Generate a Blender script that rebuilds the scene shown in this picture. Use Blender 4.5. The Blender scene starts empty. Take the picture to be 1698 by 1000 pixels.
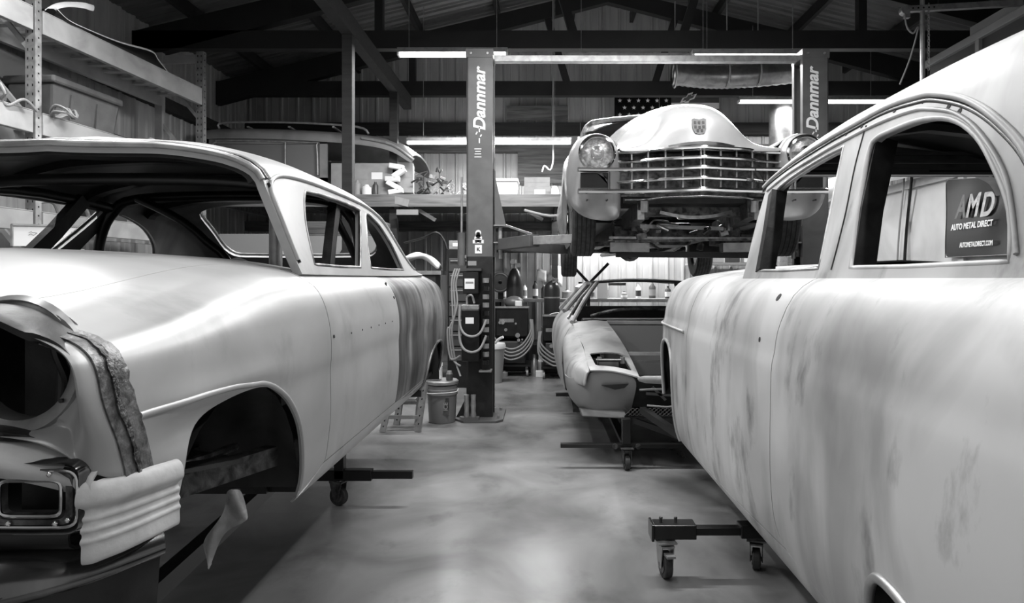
import bpy, bmesh, math, random
import numpy as np
from mathutils import Vector, Matrix
from mathutils.geometry import delaunay_2d_cdt
C = bpy.context.scene
COL = C.collection
PI = math.pi
# ------------------------------------------------------------------ camera, world, exposure
F = 1100.0                      # focal length in pixels of the 1698 x 1000 photograph
EYE = 1.4
cam = bpy.data.objects.new('camera', bpy.data.cameras.new('camera'))
COL.objects.link(cam)
cam.location = (0, 0, EYE); cam.rotation_euler = (PI/2, 0, 0)
cam.data.sensor_width = 36; cam.data.lens = 36*F/1698
cam.data.shift_x = -51/1698; cam.data.shift_y = -38/1698
cam.data.clip_start = .05; cam.data.clip_end = 100
C.camera = cam
w = bpy.data.worlds.new('world'); C.world = w; w.use_nodes = True
w.node_tree.nodes['Background'].inputs[0].default_value = (1, 1, 1, 1)
w.node_tree.nodes['Background'].inputs[1].default_value = 0.38
C.view_settings.view_transform = 'Standard'; C.view_settings.look = 'None'
C.view_settings.gamma = 1; C.view_settings.use_curve_mapping = False
C.view_settings.exposure = -0.28

def at(x, y, Y):                # photograph pixel at depth Y -> place in the room (metres)
    return Vector(((x-900)*Y/F, Y, EYE+(462-y)*Y/F))

# ------------------------------------------------------------------ materials (black-and-white place)
MATS = {}
def mat(name, g, rough=.5, metal=0., var=None, scale=4., bump=0., bscale=60., coat=0., emit=0., stretch=(1,1,1), detail=5, alpha=1., trans=0., lo=.35, hi=.65, g3=None, s3=1.2, smudge=0, ss=(1, 2, .6)):
    if name in MATS: return MATS[name]
    m = bpy.data.materials.new(name); m.use_nodes = True; MATS[name] = m
    nt = m.node_tree; N = nt.nodes; L = nt.links
    b = N['Principled BSDF']
    b.inputs['Base Color'].default_value = (g, g, g, 1)
    b.inputs['Roughness'].default_value = rough
    b.inputs['Metallic'].default_value = metal
    b.inputs['Coat Weight'].default_value = coat
    b.inputs['Alpha'].default_value = alpha
    b.inputs['Transmission Weight'].default_value = trans
    if emit:
        b.inputs['Emission Color'].default_value = (1, 1, 1, 1); b.inputs['Emission Strength'].default_value = emit
    tc = N.new('ShaderNodeTexCoord'); mp = N.new('ShaderNodeMapping'); L.new(tc.outputs['Object'], mp.inputs[0])
    mp.inputs['Scale'].default_value = stretch
    if var is not None:
        n = N.new('ShaderNodeTexNoise'); n.inputs['Scale'].default_value = scale; n.inputs['Detail'].default_value = detail
        n.inputs['Distortion'].default_value = .6
        L.new(mp.outputs[0], n.inputs['Vector'])
        r = N.new('ShaderNodeValToRGB'); L.new(n.outputs['Fac'], r.inputs[0])
        r.color_ramp.elements[0].position = lo; r.color_ramp.elements[1].position = hi
        r.color_ramp.elements[0].color = (var, var, var, 1); r.color_ramp.elements[1].color = (g, g, g, 1)
        out = r.outputs[0]
        if g3 is not None:
            n3 = N.new('ShaderNodeTexNoise'); n3.inputs['Scale'].default_value = s3; n3.inputs['Detail'].default_value = 3
            L.new(tc.outputs['Object'], n3.inputs['Vector'])
            r3 = N.new('ShaderNodeValToRGB'); L.new(n3.outputs['Fac'], r3.inputs[0])
            r3.color_ramp.elements[0].position = .4; r3.color_ramp.elements[1].position = .62
            r3.color_ramp.elements[0].color = (1, 1, 1, 1); r3.color_ramp.elements[1].color = (g3, g3, g3, 1)
            mx = N.new('ShaderNodeMix'); mx.data_type = 'RGBA'; mx.blend_type = 'MULTIPLY'; mx.inputs[0].default_value = 1
            L.new(out, mx.inputs[6]); L.new(r3.outputs[0], mx.inputs[7]); out = mx.outputs[2]
        if smudge:
            mp4 = N.new('ShaderNodeMapping'); L.new(tc.outputs['Object'], mp4.inputs[0]); mp4.inputs['Scale'].default_value = ss; mp4.inputs['Location'].default_value = (3.1, .7, 1.9)
            n4 = N.new('ShaderNodeTexNoise'); n4.inputs['Scale'].default_value = 3.2; n4.inputs['Detail'].default_value = 7; n4.inputs['Roughness'].default_value = .6; L.new(mp4.outputs[0], n4.inputs['Vector'])
            r4 = N.new('ShaderNodeValToRGB'); L.new(n4.outputs['Fac'], r4.inputs[0]); r4.color_ramp.elements[0].position = .30; r4.color_ramp.elements[1].position = .43
            r4.color_ramp.elements[0].color = (smudge, smudge, smudge, 1); r4.color_ramp.elements[1].color = (1, 1, 1, 1)
            m4 = N.new('ShaderNodeMix'); m4.data_type = 'RGBA'; m4.blend_type = 'MULTIPLY'; m4.inputs[0].default_value = 1
            L.new(out, m4.inputs[6]); L.new(r4.outputs[0], m4.inputs[7]); out = m4.outputs[2]
        L.new(out, b.inputs['Base Color'])
    if bump:
        n2 = N.new('ShaderNodeTexNoise'); n2.inputs['Scale'].default_value = bscale; n2.inputs['Detail'].default_value = 6
        L.new(mp.outputs[0], n2.inputs['Vector'])
        bp = N.new('ShaderNodeBump'); bp.inputs['Strength'].default_value = bump; bp.inputs['Distance'].default_value = .01
        L.new(n2.outputs['Fac'], bp.inputs['Height']); L.new(bp.outputs[0], b.inputs['Normal'])
    return m
M = dict(
 primer = mat('satin_primer', .50, .36, .15, var=.36, scale=2.2, bump=.02, bscale=30, g3=.85, s3=1.1, lo=.3, hi=.7, smudge=.76, ss=(.8, 1, .8)),
 primer2 = mat('sanded_primer', .56, .45, .0, var=.34, scale=2.0, stretch=(1, 1.6, .55), g3=.72, s3=1.7, bump=.03, bscale=20, lo=.36, hi=.58, smudge=.48, ss=(1, 1.7, .8)),
 baresteel = mat('bare_steel', .46, .38, .6, var=.10, scale=4.5, stretch=(1, 1.7, .4), bump=.05, bscale=40, lo=.36, hi=.66, g3=.45, s3=2.6),
 weld = mat('ground_weld', .24, .4, .5, var=.05, scale=26, bump=.5, bscale=70, lo=.35, hi=.6),
 weldbead = mat('weld_bead', .16, .45, .4, var=.015, scale=55, bump=.9, bscale=110, lo=.4, hi=.6),
 tape = mat('masking_paper', .62, .6, 0, var=.48, scale=12, bump=.15, bscale=50),
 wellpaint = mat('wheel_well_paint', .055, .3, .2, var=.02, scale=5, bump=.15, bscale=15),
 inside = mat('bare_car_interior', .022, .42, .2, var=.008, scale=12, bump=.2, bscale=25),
 headliner = mat('inner_roof_skin', .17, .4, .2, var=.07, scale=3),
 black = mat('black_enamel', .012, .32, 0, var=.006, scale=9),
 blackmatte = mat('black_matte', .010, .8),
 rubber = mat('rubber', .06, .7, 0, var=.03, scale=20, bump=.2),
 chrome = mat('chrome', .75, .12, 1.),
 dullchrome = mat('dull_chrome', .6, .28, 1., var=.35, scale=20),
 darkchrome = mat('dark_polished_steel', .24, .16, .9, var=.10, scale=5),
 liftgrey = mat('lift_paint', .12, .42, .1, var=.09, scale=5, bump=.03),
 liftdark = mat('lift_paint_grimy', .02, .45, .1, var=.01, scale=9, bump=.1),
 galv = mat('galvanised_steel', .42, .35, .6, var=.28, scale=14),
 rackgrey = mat('rack_paint', .42, .35, .1, var=.3, scale=3.5, bump=.03),
 wood = mat('aged_timber', .13, .7, 0, var=.05, scale=3, stretch=(.6, 8, 8), bump=.2, bscale=25),
 darkwood = mat('dark_timber', .022, .75, 0, var=.01, scale=3, stretch=(.6, 8, 8), bump=.2),
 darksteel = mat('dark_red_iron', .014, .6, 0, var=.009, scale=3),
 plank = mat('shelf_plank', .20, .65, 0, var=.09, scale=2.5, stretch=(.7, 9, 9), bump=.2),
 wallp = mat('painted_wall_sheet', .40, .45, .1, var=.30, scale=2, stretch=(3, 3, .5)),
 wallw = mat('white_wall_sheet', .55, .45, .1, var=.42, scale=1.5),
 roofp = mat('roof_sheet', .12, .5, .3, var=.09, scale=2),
 floor = mat('polished_concrete', .33, .26, 0, var=.13, scale=1.4, bump=.06, bscale=9, detail=11, g3=.62, s3=.5, lo=.30, hi=.66, smudge=.8, ss=(1.2, .8, 1)),
 card = mat('cardboard', .30, .8, 0, var=.24, scale=6),
 plastic = mat('grey_plastic', .16, .4), plasticd = mat('dark_plastic', .05, .4), white = mat('white_plastic', .7, .4),
 paper = mat('white_paper', .75, .7), ink = mat('black_ink', .01, .6), inkw = mat('white_vinyl', .8, .5),
 silvervinyl = mat('silver_vinyl', .45, .3, .4, var=.28, scale=14), dimvinyl = mat('dim_vinyl', .16, .35, .2, var=.11, scale=18),
 vinyl = mat('black_banner_vinyl', .014, .28, 0, bump=.25, bscale=3),
 tube = mat('lit_tube', 1, .5, emit=9.), cloth = mat('white_rag', .65, .9, bump=.4, bscale=20),
 film = mat('clear_film', .5, .25, alpha=.55, var=.3, scale=20, bump=.4), glass = mat('lamp_glass', .6, .08, .3, var=.25, scale=40, bump=.5, bscale=60),
 hose = mat('grey_hose', .25, .5), tank = mat('cylinder_paint', .03, .3), midgrey = mat('mid_grey_paint', .12, .4, .1, var=.08, scale=5),
 van = mat('van_paint', .22, .4, .1, var=.15, scale=3), vang = mat('van_glass', .15, .3), engine = mat('greasy_metal', .16, .35, .6, var=.03, scale=20, bump=.3),
 alum = mat('aluminium', .45, .3, .9, var=.3, scale=10), midprimer = mat('mid_car_primer', .46, .55, .0, var=.32, scale=3.5, smudge=.5, g3=.8, s3=3, lo=.35, hi=.6),
 caddy = mat('brushed_silver_paint', .46, .26, .55, var=.36, scale=3.5, bump=.02, lo=.3, hi=.7), grey = mat('grey_paint', .26, .45, .1),
)
# ------------------------------------------------------------------ things and parts
CENS = {}
def thing(name, label, cat, loc=(0, 0, 0), rz=0, group=None):
    o = bpy.data.objects.new(name, None); COL.objects.link(o); o.empty_display_size = .1
    o.location = loc; o.rotation_euler = (0, 0, rz)
    o['label'] = label; o['category'] = cat
    if group: o['group'] = group
    return o
def tag(o, label, cat, group=None):
    o['label'] = label; o['category'] = cat
    if group: o['group'] = group
    return o
def inv(o):
    m = Matrix.LocRotScale(o.location, o.rotation_euler, o.scale)
    if o.parent: m = Matrix.LocRotScale(o.parent.location, o.parent.rotation_euler, o.parent.scale) @ o.matrix_parent_inverse @ m
    return m.inverted()
def obj(name, bm, m, parent=None, smooth=False, world=True, bevel=0, sharp=.6, label=None, m2=None):
    me = bpy.data.meshes.new(name)
    if isinstance(bm, bmesh.types.BMesh):
        bm.to_mesh(me); bm.free()
    else: me = bm
    me.materials.append(M[m] if isinstance(m, str) else m)
    if m2: me.materials.append(M[m2])
    o = bpy.data.objects.new(name, me); COL.objects.link(o)
    if smooth:
        me.polygons.foreach_set('use_smooth', [True]*len(me.polygons))
        try: me.set_sharp_from_angle(angle=sharp)
        except Exception: pass
    if bevel:
        b = o.modifiers.new('bevel', 'BEVEL'); b.width = bevel; b.segments = 2; b.limit_method = 'ANGLE'
    if parent:
        o.parent = parent
        if world: o.matrix_parent_inverse = inv(parent)
    if label: o['label'] = label
    return o
def struct(name, bm, m, **k):
    o = obj(name, bm, m, **k); o['kind'] = 'structure'; return o
def dup(root, loc=None, rz=None, label=None, group=None, sc=None):
    def cp(o, p):
        c = o.copy(); COL.objects.link(c)
        if p is not None:
            c.parent = p; c.matrix_parent_inverse = o.matrix_parent_inverse.copy()
        for ch in [q for q in KIDS() if q.parent == o]: cp(ch, c)
        return c
    r = cp(root, None)
    if loc is not None: r.location = loc
    if rz is not None: r.rotation_euler = (0, 0, rz)
    if sc is not None: r.scale = sc
    if label: r['label'] = label
    if group: r['group'] = group
    return r
def KIDS(): return list(COL.objects)
# ------------------------------------------------------------------ shapes
def B(): return bmesh.new()
def box(bm, c, s, rot=None):
    m = Matrix.Translation(c)
    if rot is not None: m = m @ (Matrix.Rotation(rot, 4, 'Z') if isinstance(rot, (int, float)) else rot)
    m = m @ Matrix.Diagonal((s[0], s[1], s[2], 1))
    bmesh.ops.create_cube(bm, size=1, matrix=m); return bm
def bx(x0, x1, y0, y1, z0, z1, bm=None):
    bm = bm or B(); box(bm, ((x0+x1)/2, (y0+y1)/2, (z0+z1)/2), (abs(x1-x0), abs(y1-y0), abs(z1-z0))); return bm
def bar(bm, a, b, wd, ht, up=(0, 0, 1)):
    a = Vector(a); b = Vector(b); d = b-a; L = d.length; d.normalize(); up = Vector(up)
    if abs(d.dot(up)) > .98: up = Vector((0, 1, 0))
    s = d.cross(up).normalized(); u = s.cross(d)
    m = Matrix((( s.x, d.x, u.x, 0), (s.y, d.y, u.y, 0), (s.z, d.z, u.z, 0), (0, 0, 0, 1)))
    bmesh.ops.create_cube(bm, size=1, matrix=Matrix.Translation((a+b)/2) @ m @ Matrix.Diagonal((wd, L, ht, 1))); return bm
def cyl(bm, a, b, r, r2=None, n=16):
    a = Vector(a); b = Vector(b); d = b-a
    m = Matrix.Translation((a+b)/2) @ d.to_track_quat('Z', 'Y').to_matrix().to_4x4()
    bmesh.ops.create_cone(bm, cap_ends=True, segments=n, radius1=r, radius2=r if r2 is None else r2, depth=d.length, matrix=m); return bm
def sph(bm, c, r, n=12, sc=(1, 1, 1)):
    bmesh.ops.create_uvsphere(bm, u_segments=n, v_segments=max(6, n//2), radius=r, matrix=Matrix.Translation(c) @ Matrix.Diagonal((sc[0], sc[1], sc[2], 1))); return bm
def smoothpath(pts, n=6, closed=False):
    P = [Vector(p) for p in pts]; out = []; k = len(P)
    for i in range(k if closed else k-1):
        p0 = P[(i-1) % k] if (closed or i) else P[0]; p1 = P[i]; p2 = P[(i+1) % k]
        p3 = P[(i+2) % k] if (closed or i+2 < k) else P[-1]
        for j in range(n):
            t = j/n
            out.append(.5*((2*p1)+(p2-p0)*t+(2*p0-5*p1+4*p2-p3)*t*t+(3*p1-p0-3*p2+p3)*t**3))
    if not closed: out.append(P[-1])
    return out
def tube(bm, pts, r, n=8, closed=False, sm=0, prof=None, up=(0, 0, 1)):
    """sweep a circle (or the 2D profile prof [(side, up)]) along pts"""
    P = smoothpath(pts, sm, closed) if sm else [Vector(p) for p in pts]
    k = len(P); up = Vector(up); rings = []
    pr = prof or [(r*math.cos(2*PI*i/n), r*math.sin(2*PI*i/n)) for i in range(n)]
    lastu = None
    for i, p in enumerate(P):
        a = P[(i-1) % k] if (closed or i) else P[0]; b = P[(i+1) % k] if (closed or i+1 < k) else P[-1]
        d = (b-a)
        if d.length < 1e-9: d = Vector((0, 1, 0))
        d.normalize()
        u0 = up if prof else (lastu or (up if abs(d.dot(up)) < .9 else Vector((1, 0, .1))))
        s = d.cross(u0)
        if s.length < 1e-5: s = d.cross(Vector((1, .1, 0)))
        s.normalize(); u = s.cross(d).normalized(); lastu = u
        rings.append([bm.verts.new(p+s*q[0]+u*q[1]) for q in pr])
    m = len(pr)
    for i in range(k if closed else k-1):
        A = rings[i]; Bq = rings[(i+1) % k]
        for j in range(m): bm.faces.new((A[j], A[(j+1) % m], Bq[(j+1) % m], Bq[j]))
    if not closed and m > 2:
        bm.faces.new(rings[0][::-1]); bm.faces.new(rings[-1])
    bmesh.ops.recalc_face_normals(bm, faces=bm.faces[:])
    return bm
def lathe(bm, prof, c=(0, 0, 0), n=24, axis='Z', a0=0, a1=2*PI):
    full = abs(a1-a0-2*PI) < 1e-6; rings = []; c = Vector(c)
    for i in range(n if full else n+1):
        a = a0+(a1-a0)*i/n; ca, sa = math.cos(a), math.sin(a)
        ring = []
        for r, h in prof:
            p = {'Z': (r*ca, r*sa, h), 'Y': (r*ca, h, r*sa), 'X': (h, r*ca, r*sa)}[axis]
            ring.append(bm.verts.new(c+Vector(p)))
        rings.append(ring)
    k = len(rings)
    for i in range(k if full else k-1):
        for j in range(len(prof)-1):
            try: bm.faces.new((rings[i][j], rings[i][j+1], rings[(i+1) % k][j+1], rings[(i+1) % k][j]))
            except ValueError: pass
    bmesh.ops.remove_doubles(bm, verts=bm.verts[:], dist=1e-5)
    bmesh.ops.recalc_face_normals(bm, faces=bm.faces[:]); return bm
def prism(bm, pts, d):          # polygon of 3D pts extruded by vector d
    d = Vector(d); A = [bm.verts.new(Vector(p)) for p in pts]; Bq = [bm.verts.new(Vector(p)+d) for p in pts]; n = len(A)
    bm.faces.new(A); bm.faces.new(Bq[::-1])
    for i in range(n): bm.faces.new((A[i], Bq[i], Bq[(i+1) % n], A[(i+1) % n]))
    bmesh.ops.recalc_face_normals(bm, faces=bm.faces[:]); return bm
def grid(bm, rows, closed=False):
    R = [[bm.verts.new(Vector(p)) for p in r] for r in rows]
    for i in range(len(R)-1):
        n = len(R[i])
        for j in range(n if closed else n-1): bm.faces.new((R[i][j], R[i+1][j], R[i+1][(j+1) % n], R[i][(j+1) % n]))
    return bm
def loft(name, rows, m, parent, thick=.012, sub=2, closed=False, mirror=None, flip=False, m2=None, label=None, world=True):
    """coarse control grid -> subdivided thin sheet; mirror = x of the mirror plane (joins both halves)"""
    bm = B(); grid(bm, rows, closed)
    if mirror is not None:
        g = bmesh.ops.duplicate(bm, geom=bm.verts[:]+bm.faces[:]); vs = [e for e in g['geom'] if isinstance(e, bmesh.types.BMVert)]
        for v in vs: v.co.x = 2*mirror-v.co.x
        bmesh.ops.reverse_faces(bm, faces=[e for e in g['geom'] if isinstance(e, bmesh.types.BMFace)])
        bmesh.ops.remove_doubles(bm, verts=bm.verts[:], dist=1e-4)
    cen = CENS.get(parent.name) if parent else None
    if cen is not None and m2:
        bm.normal_update(); c = Vector(cen) if not isinstance(cen, tuple) or len(cen) == 3 else None
        tot = 0
        for f in bm.faces:
            q = f.calc_center_median(); tot += f.calc_area()*f.normal.dot((q-Vector((cen[0], cen[1], cen[2]))).normalized())
        flip = tot < 0
    if flip: bmesh.ops.reverse_faces(bm, faces=bm.faces[:])
    o = obj(name, bm, m, parent, smooth=True, sharp=3, world=world, label=label, m2=m2)
    if sub:
        s = o.modifiers.new('sub', 'SUBSURF'); s.levels = s.render_levels = sub
    if thick:
        s = o.modifiers.new('sol', 'SOLIDIFY'); s.thickness = thick; s.offset = -1
        if m2: s.material_offset = 1
        e = o.modifiers.new('es', 'EDGE_SPLIT'); e.split_angle = .9
    return o
def text(name, s, size, m, mtx, parent, ext=.001, shear=0, font=None, sx=1., align='CENTER'):
    cu = bpy.data.curves.new(name, 'FONT'); cu.body = s; cu.size = size; cu.extrude = ext; cu.shear = shear
    cu.align_x = align; cu.align_y = 'CENTER'; cu.offset = size*.028
    t = bpy.data.objects.new('tmp', cu); COL.objects.link(t)
    dg = bpy.context.evaluated_depsgraph_get(); me = bpy.data.meshes.new_from_object(t.evaluated_get(dg))
    bpy.data.objects.remove(t); me.transform(Matrix.Diagonal((sx, 1, 1, 1))); me.transform(mtx); me.materials.clear()
    return obj(name, me, m, parent)
def frame(o, ex, ey):           # matrix: local x along ex, local y along ey, at o
    ex = Vector(ex).normalized(); ey = Vector(ey).normalized(); ez = ex.cross(ey)
    return Matrix(((ex.x, ey.x, ez.x, o[0]), (ex.y, ey.y, ez.y, o[1]), (ex.z, ey.z, ez.z, o[2]), (0, 0, 0, 1)))
# ------------------------------------------------------------------ body-panel machinery
def pch(xs, ys):
    xs = np.array(xs, float); ys = np.array(ys, float); h = np.diff(xs); dl = np.diff(ys)/h
    d = np.zeros(len(xs)); d[0] = dl[0]; d[-1] = dl[-1]
    for i in range(1, len(xs)-1):
        if dl[i-1]*dl[i] > 0:
            w1 = 2*h[i]+h[i-1]; w2 = h[i]+2*h[i-1]; d[i] = (w1+w2)/(w1/dl[i-1]+w2/dl[i])
    def f(x):
        x = np.clip(np.asarray(x, float), xs[0], xs[-1]); i = np.clip(np.searchsorted(xs, x)-1, 0, len(h)-1)
        t = (x-xs[i])/h[i]
        return (2*t**3-3*t*t+1)*ys[i]+(t**3-2*t*t+t)*h[i]*d[i]+(-2*t**3+3*t*t)*ys[i+1]+(t**3-t*t)*h[i]*d[i+1]
    return f
def sstep(a, b, x):
    t = np.clip((np.asarray(x, float)-a)/(b-a), 0, 1); return t*t*(3-2*t)
def inpoly(px, py, poly):
    r = np.zeros(len(px), bool); n = len(poly)
    for i in range(n):
        x0, y0 = poly[i]; x1, y1 = poly[(i+1) % n]
        if y0 == y1: continue
        c = ((y0 > py) != (y1 > py)) & (px < (x1-x0)*(py-y0)/(y1-y0)+x0); r ^= c
    return r
def dens(poly, h, closed=True):
    out = []; n = len(poly)
    for i in range(n if closed else n-1):
        a = poly[i]; b = poly[(i+1) % n]; k = max(1, int(math.hypot(b[0]-a[0], b[1]-a[1])/h))
        for j in range(k): out.append((a[0]+(b[0]-a[0])*j/k, a[1]+(b[1]-a[1])*j/k))
    if not closed: out.append(tuple(poly[-1]))
    return out
def sm2(pts, n=6, closed=False): return [(p.x, p.y) for p in smoothpath([(p[0], p[1], 0) for p in pts], n, closed)]
def panel(name, S, outline, holes=(), h=.02, m='primer', parent=None, thick=.01, cen=(0, 3, 1), mirror=None, m2='inside', label=None, both=True):
    """sheet-metal panel cut out of the surface S(u, v); returns the panel (and its twin across mirror)"""
    loops = [dens(outline, h)]+[dens(q, h*.8) for q in holes]
    V = []; E = []
    for lp in loops:
        s = len(V); V += [Vector(p) for p in lp]; E += [(s+i, s+(i+1) % len(lp)) for i in range(len(lp))]
    bnd = np.array([(v.x, v.y) for v in V])
    us = np.arange(min(bnd[:, 0])+h/2, max(bnd[:, 0]), h); vs = np.arange(min(bnd[:, 1])+h/2, max(bnd[:, 1]), h)
    gx, gy = np.meshgrid(us, vs); gx = gx.ravel(); gy = gy.ravel()
    keep = inpoly(gx, gy, loops[0])
    for lp in loops[1:]: keep &= ~inpoly(gx, gy, lp)
    gx = gx[keep]; gy = gy[keep]
    if len(gx):
        ok = np.ones(len(gx), bool)
        for b in bnd: ok &= (gx-b[0])**2+(gy-b[1])**2 > (h*.55)**2
        V += [Vector(p) for p in zip(gx[ok], gy[ok])]
    r = delaunay_2d_cdt(V, E, [], 0, 1e-6)
    P = np.array([(v.x, v.y) for v in r[0]]); T = np.array([f[:3] for f in r[2]])
    c = P[T].mean(axis=1); keep = inpoly(c[:, 0], c[:, 1], loops[0])
    for lp in loops[1:]: keep &= ~inpoly(c[:, 0], c[:, 1], lp)
    T = T[keep]; X, Y, Z = S(P[:, 0], P[:, 1]); W = np.stack([X, Y, Z], 1)
    tv = W[T]; nn = np.cross(tv[:, 1]-tv[:, 0], tv[:, 2]-tv[:, 0]); mid = tv.mean(axis=1)-np.array(cen)
    if (nn*mid).sum() < 0: T = T[:, ::-1]
    used = np.unique(T); mp = -np.ones(len(W), int); mp[used] = np.arange(len(used)); T = mp[T]; W = W[used]
    res = []
    for k in ((0, 1) if (mirror is not None and both) else (0,)):
        Wk = W.copy(); Tk = T
        if k: Wk[:, 0] = 2*mirror-Wk[:, 0]; Tk = T[:, ::-1]
        me = bpy.data.meshes.new(name); me.from_pydata(Wk.tolist(), [], Tk.tolist())
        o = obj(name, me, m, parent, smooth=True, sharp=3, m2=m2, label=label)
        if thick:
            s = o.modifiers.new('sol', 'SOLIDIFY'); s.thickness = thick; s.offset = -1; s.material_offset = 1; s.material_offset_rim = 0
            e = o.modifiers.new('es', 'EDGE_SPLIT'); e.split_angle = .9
        res.append(o)
    return res
def onS(S, uv, off=0, h=.03, closed=False, cen=(0, 3, 1)):   # polyline on surface S lifted off it by off
    q = np.array(dens(uv, h, closed)); e = 1e-3
    p = np.stack(S(q[:, 0], q[:, 1]), 1); pu = np.stack(S(q[:, 0]+e, q[:, 1]), 1)-p; pv = np.stack(S(q[:, 0], q[:, 1]+e), 1)-p
    n = np.cross(pu, pv); n /= np.linalg.norm(n, axis=1)[:, None]+1e-12
    s = np.sign((n*(p-np.array(cen))).sum(1)); n *= s[:, None]
    return [Vector(a) for a in p+n*off]
def lines(name, S, runs, r, m, parent, mirror=None, off=0, cen=(0, 3, 1), closed=False, n=8, both=True, label=None):
    for k in ((0, 1) if (mirror is not None and both) else (0,)):
        bm = B()
        for uv in runs:
            p = onS(S, uv, off, cen=cen, closed=closed)
            if k: p = [Vector((2*mirror-q.x, q.y, q.z)) for q in p]
            tube(bm, p, r, n=n, closed=closed)
        obj(name, bm, m, parent, smooth=True, sharp=1.2, label=label)
# ------------------------------------------------------------------ fluorescent fixtures (the light of the shop, and added fill lamps)
def fixture(name, label, c, L, tubes=1, power=60, group=None, rz=0, lit=True, up=.3):
    t = thing(name, label, 'ceiling light', c, rz, group); up = 6.05-abs(c[0]-1)*.24-.15-c[2]
    bm = B(); box(bm, (0, 0, .035), (L, .11, .05)); obj('housing', bm, 'galv', t, world=False)
    for s in (-1, 1): obj('socket', box(B(), (s*(L/2-.01), 0, -.005), (.02, .11, .04)), 'white', t, world=False)
    for s in (-1, 1): obj('suspension_wire', cyl(B(), (s*L*.4, 0, .05), (s*L*.4, 0, up), .004, n=6), 'galv', t, world=False)
    for k in range(tubes):
        y = (k-(tubes-1)/2)*.06
        bm = B(); cyl(bm, (-L/2+.02, y, -.01), (L/2-.02, y, -.01), .016, n=12); obj('tube', bm, 'tube' if lit else 'white', t, smooth=True, world=False)
    if power:
        ld = bpy.data.lights.new('lamp', 'AREA'); ld.shape = 'RECTANGLE'; ld.size = L-.06; ld.size_y = .07; ld.energy = power
        lo = bpy.data.objects.new('lamp', ld); COL.objects.link(lo); lo.parent = t; lo.location = (0, 0, -.032)
    return t
fixture('fluorescent_light', 'bare lit fluorescent light just left of the left lift post top', at(751, 90, 7.5), 1.24, 2, 150)
fixture('fluorescent_light', 'lit fluorescent light with reflector tray below the lift crossbar, above the hood', at(1068, 99, 7.6), 1.8, 1, 110)
fixture('fluorescent_light', 'lit fluorescent light running up to the right lift post top', at(1240, 93, 7.4), 1.25, 1, 100)
fixture('fluorescent_light', 'long lit fluorescent light hanging low behind the left lift post', at(811, 236, 9.7), 2.4, 2, 150)
fixture('fluorescent_light', 'lit fluorescent light passing behind the right lift post', at(1346, 168, 9.9), 2.2, 2, 150)
fixture('hidden_fill_light', 'added fill light over the back workbench, hidden behind the raised car', (1.25, 10.75, 2.62), 1.6, 2, 110)  # added unseen lamp, brightens the back wall, bench and floor
for k, (x, y, z, p) in enumerate(((-1.8, 3.1, 4.0, 60), (1.6, 3.6, 4.0, 48), (-1.7, .6, 4.0, 34), (1.5, .8, 4.0, 42), (.3, 4.7, 4.05, 190), (-3.5, 4.4, 4.1, 110), (0, 1.6, 4.0, 15))):  # ceiling lamps added out of view to brighten cars, rack and floor
    fixture('fluorescent_light', 'added fluorescent fill light overhead, out of view', (x, y, z), 2.4, 2, p, 'added fill lights above the frame', rz=PI/2 if k != 4 else 0)
# ------------------------------------------------------------------ the setting
XL, XR, XP, YB, YF = -5.0, 7.2, 4.6, 11.25, -3.0
RX, RZ, EZ, SL = 1.0, 6.05, 4.61, .24
struct('floor', bx(XL-.2, XR+.2, YF, YB+.1, -.1, 0), 'floor')
def ribwall(name, a, b, z0, z1f, m, pitch=.27, d=.02, inward=(0, -1)):
    a = Vector(a); b = Vector(b); L = (b-a).length; e = (b-a)/L; n = Vector((inward[0], inward[1], 0)); bm = B(); cols = []
    s = 0
    while s < L:
        for ds, o in ((0, 0), (.018, d), (.045, d), (.063, 0), (.13, 0), (.135, d*.3), (.145, d*.3), (.15, 0)):
            q = s+ds
            if q > L: break
            cols.append((q, o))
        s += pitch
    cols.append((L, 0)); prev = None
    for q, o in cols:
        p = a+e*q+n*o; zt = z1f(p)
        v = (bm.verts.new((p.x, p.y, z0)), bm.verts.new((p.x, p.y, zt)))
        if prev: bm.faces.new((prev[0], v[0], v[1], prev[1]))
        prev = v
    back = [bm.verts.new(Vector((p.x, p.y, z))-n*.03) for p, z in ((a, z0), (b, z0), (b, z1f(b)), (a, z1f(a)))]
    bm.faces.new(back); return struct(name, bm, m)
rooft = lambda p: RZ-abs(p.x-RX)*SL
ribwall('wall_left', (XL, YF, 0), (XL, YB, 0), 0, lambda p: EZ, 'wallp', inward=(1, 0))
def rt(p): return RZ-abs(p.x-RX)*SL
ribwall('wall_back', (XL, YB, 0), (RX, YB, 0), 0, rt, 'wallp')
ribwall('wall_back', (RX, YB, 0), (XR, YB, 0), 0, rt, 'wallp')
ribwall('wall_right', (XR, YF, 0), (XR, YB, 0), 0, lambda p: EZ, 'wallp', inward=(-1, 0))
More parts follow.
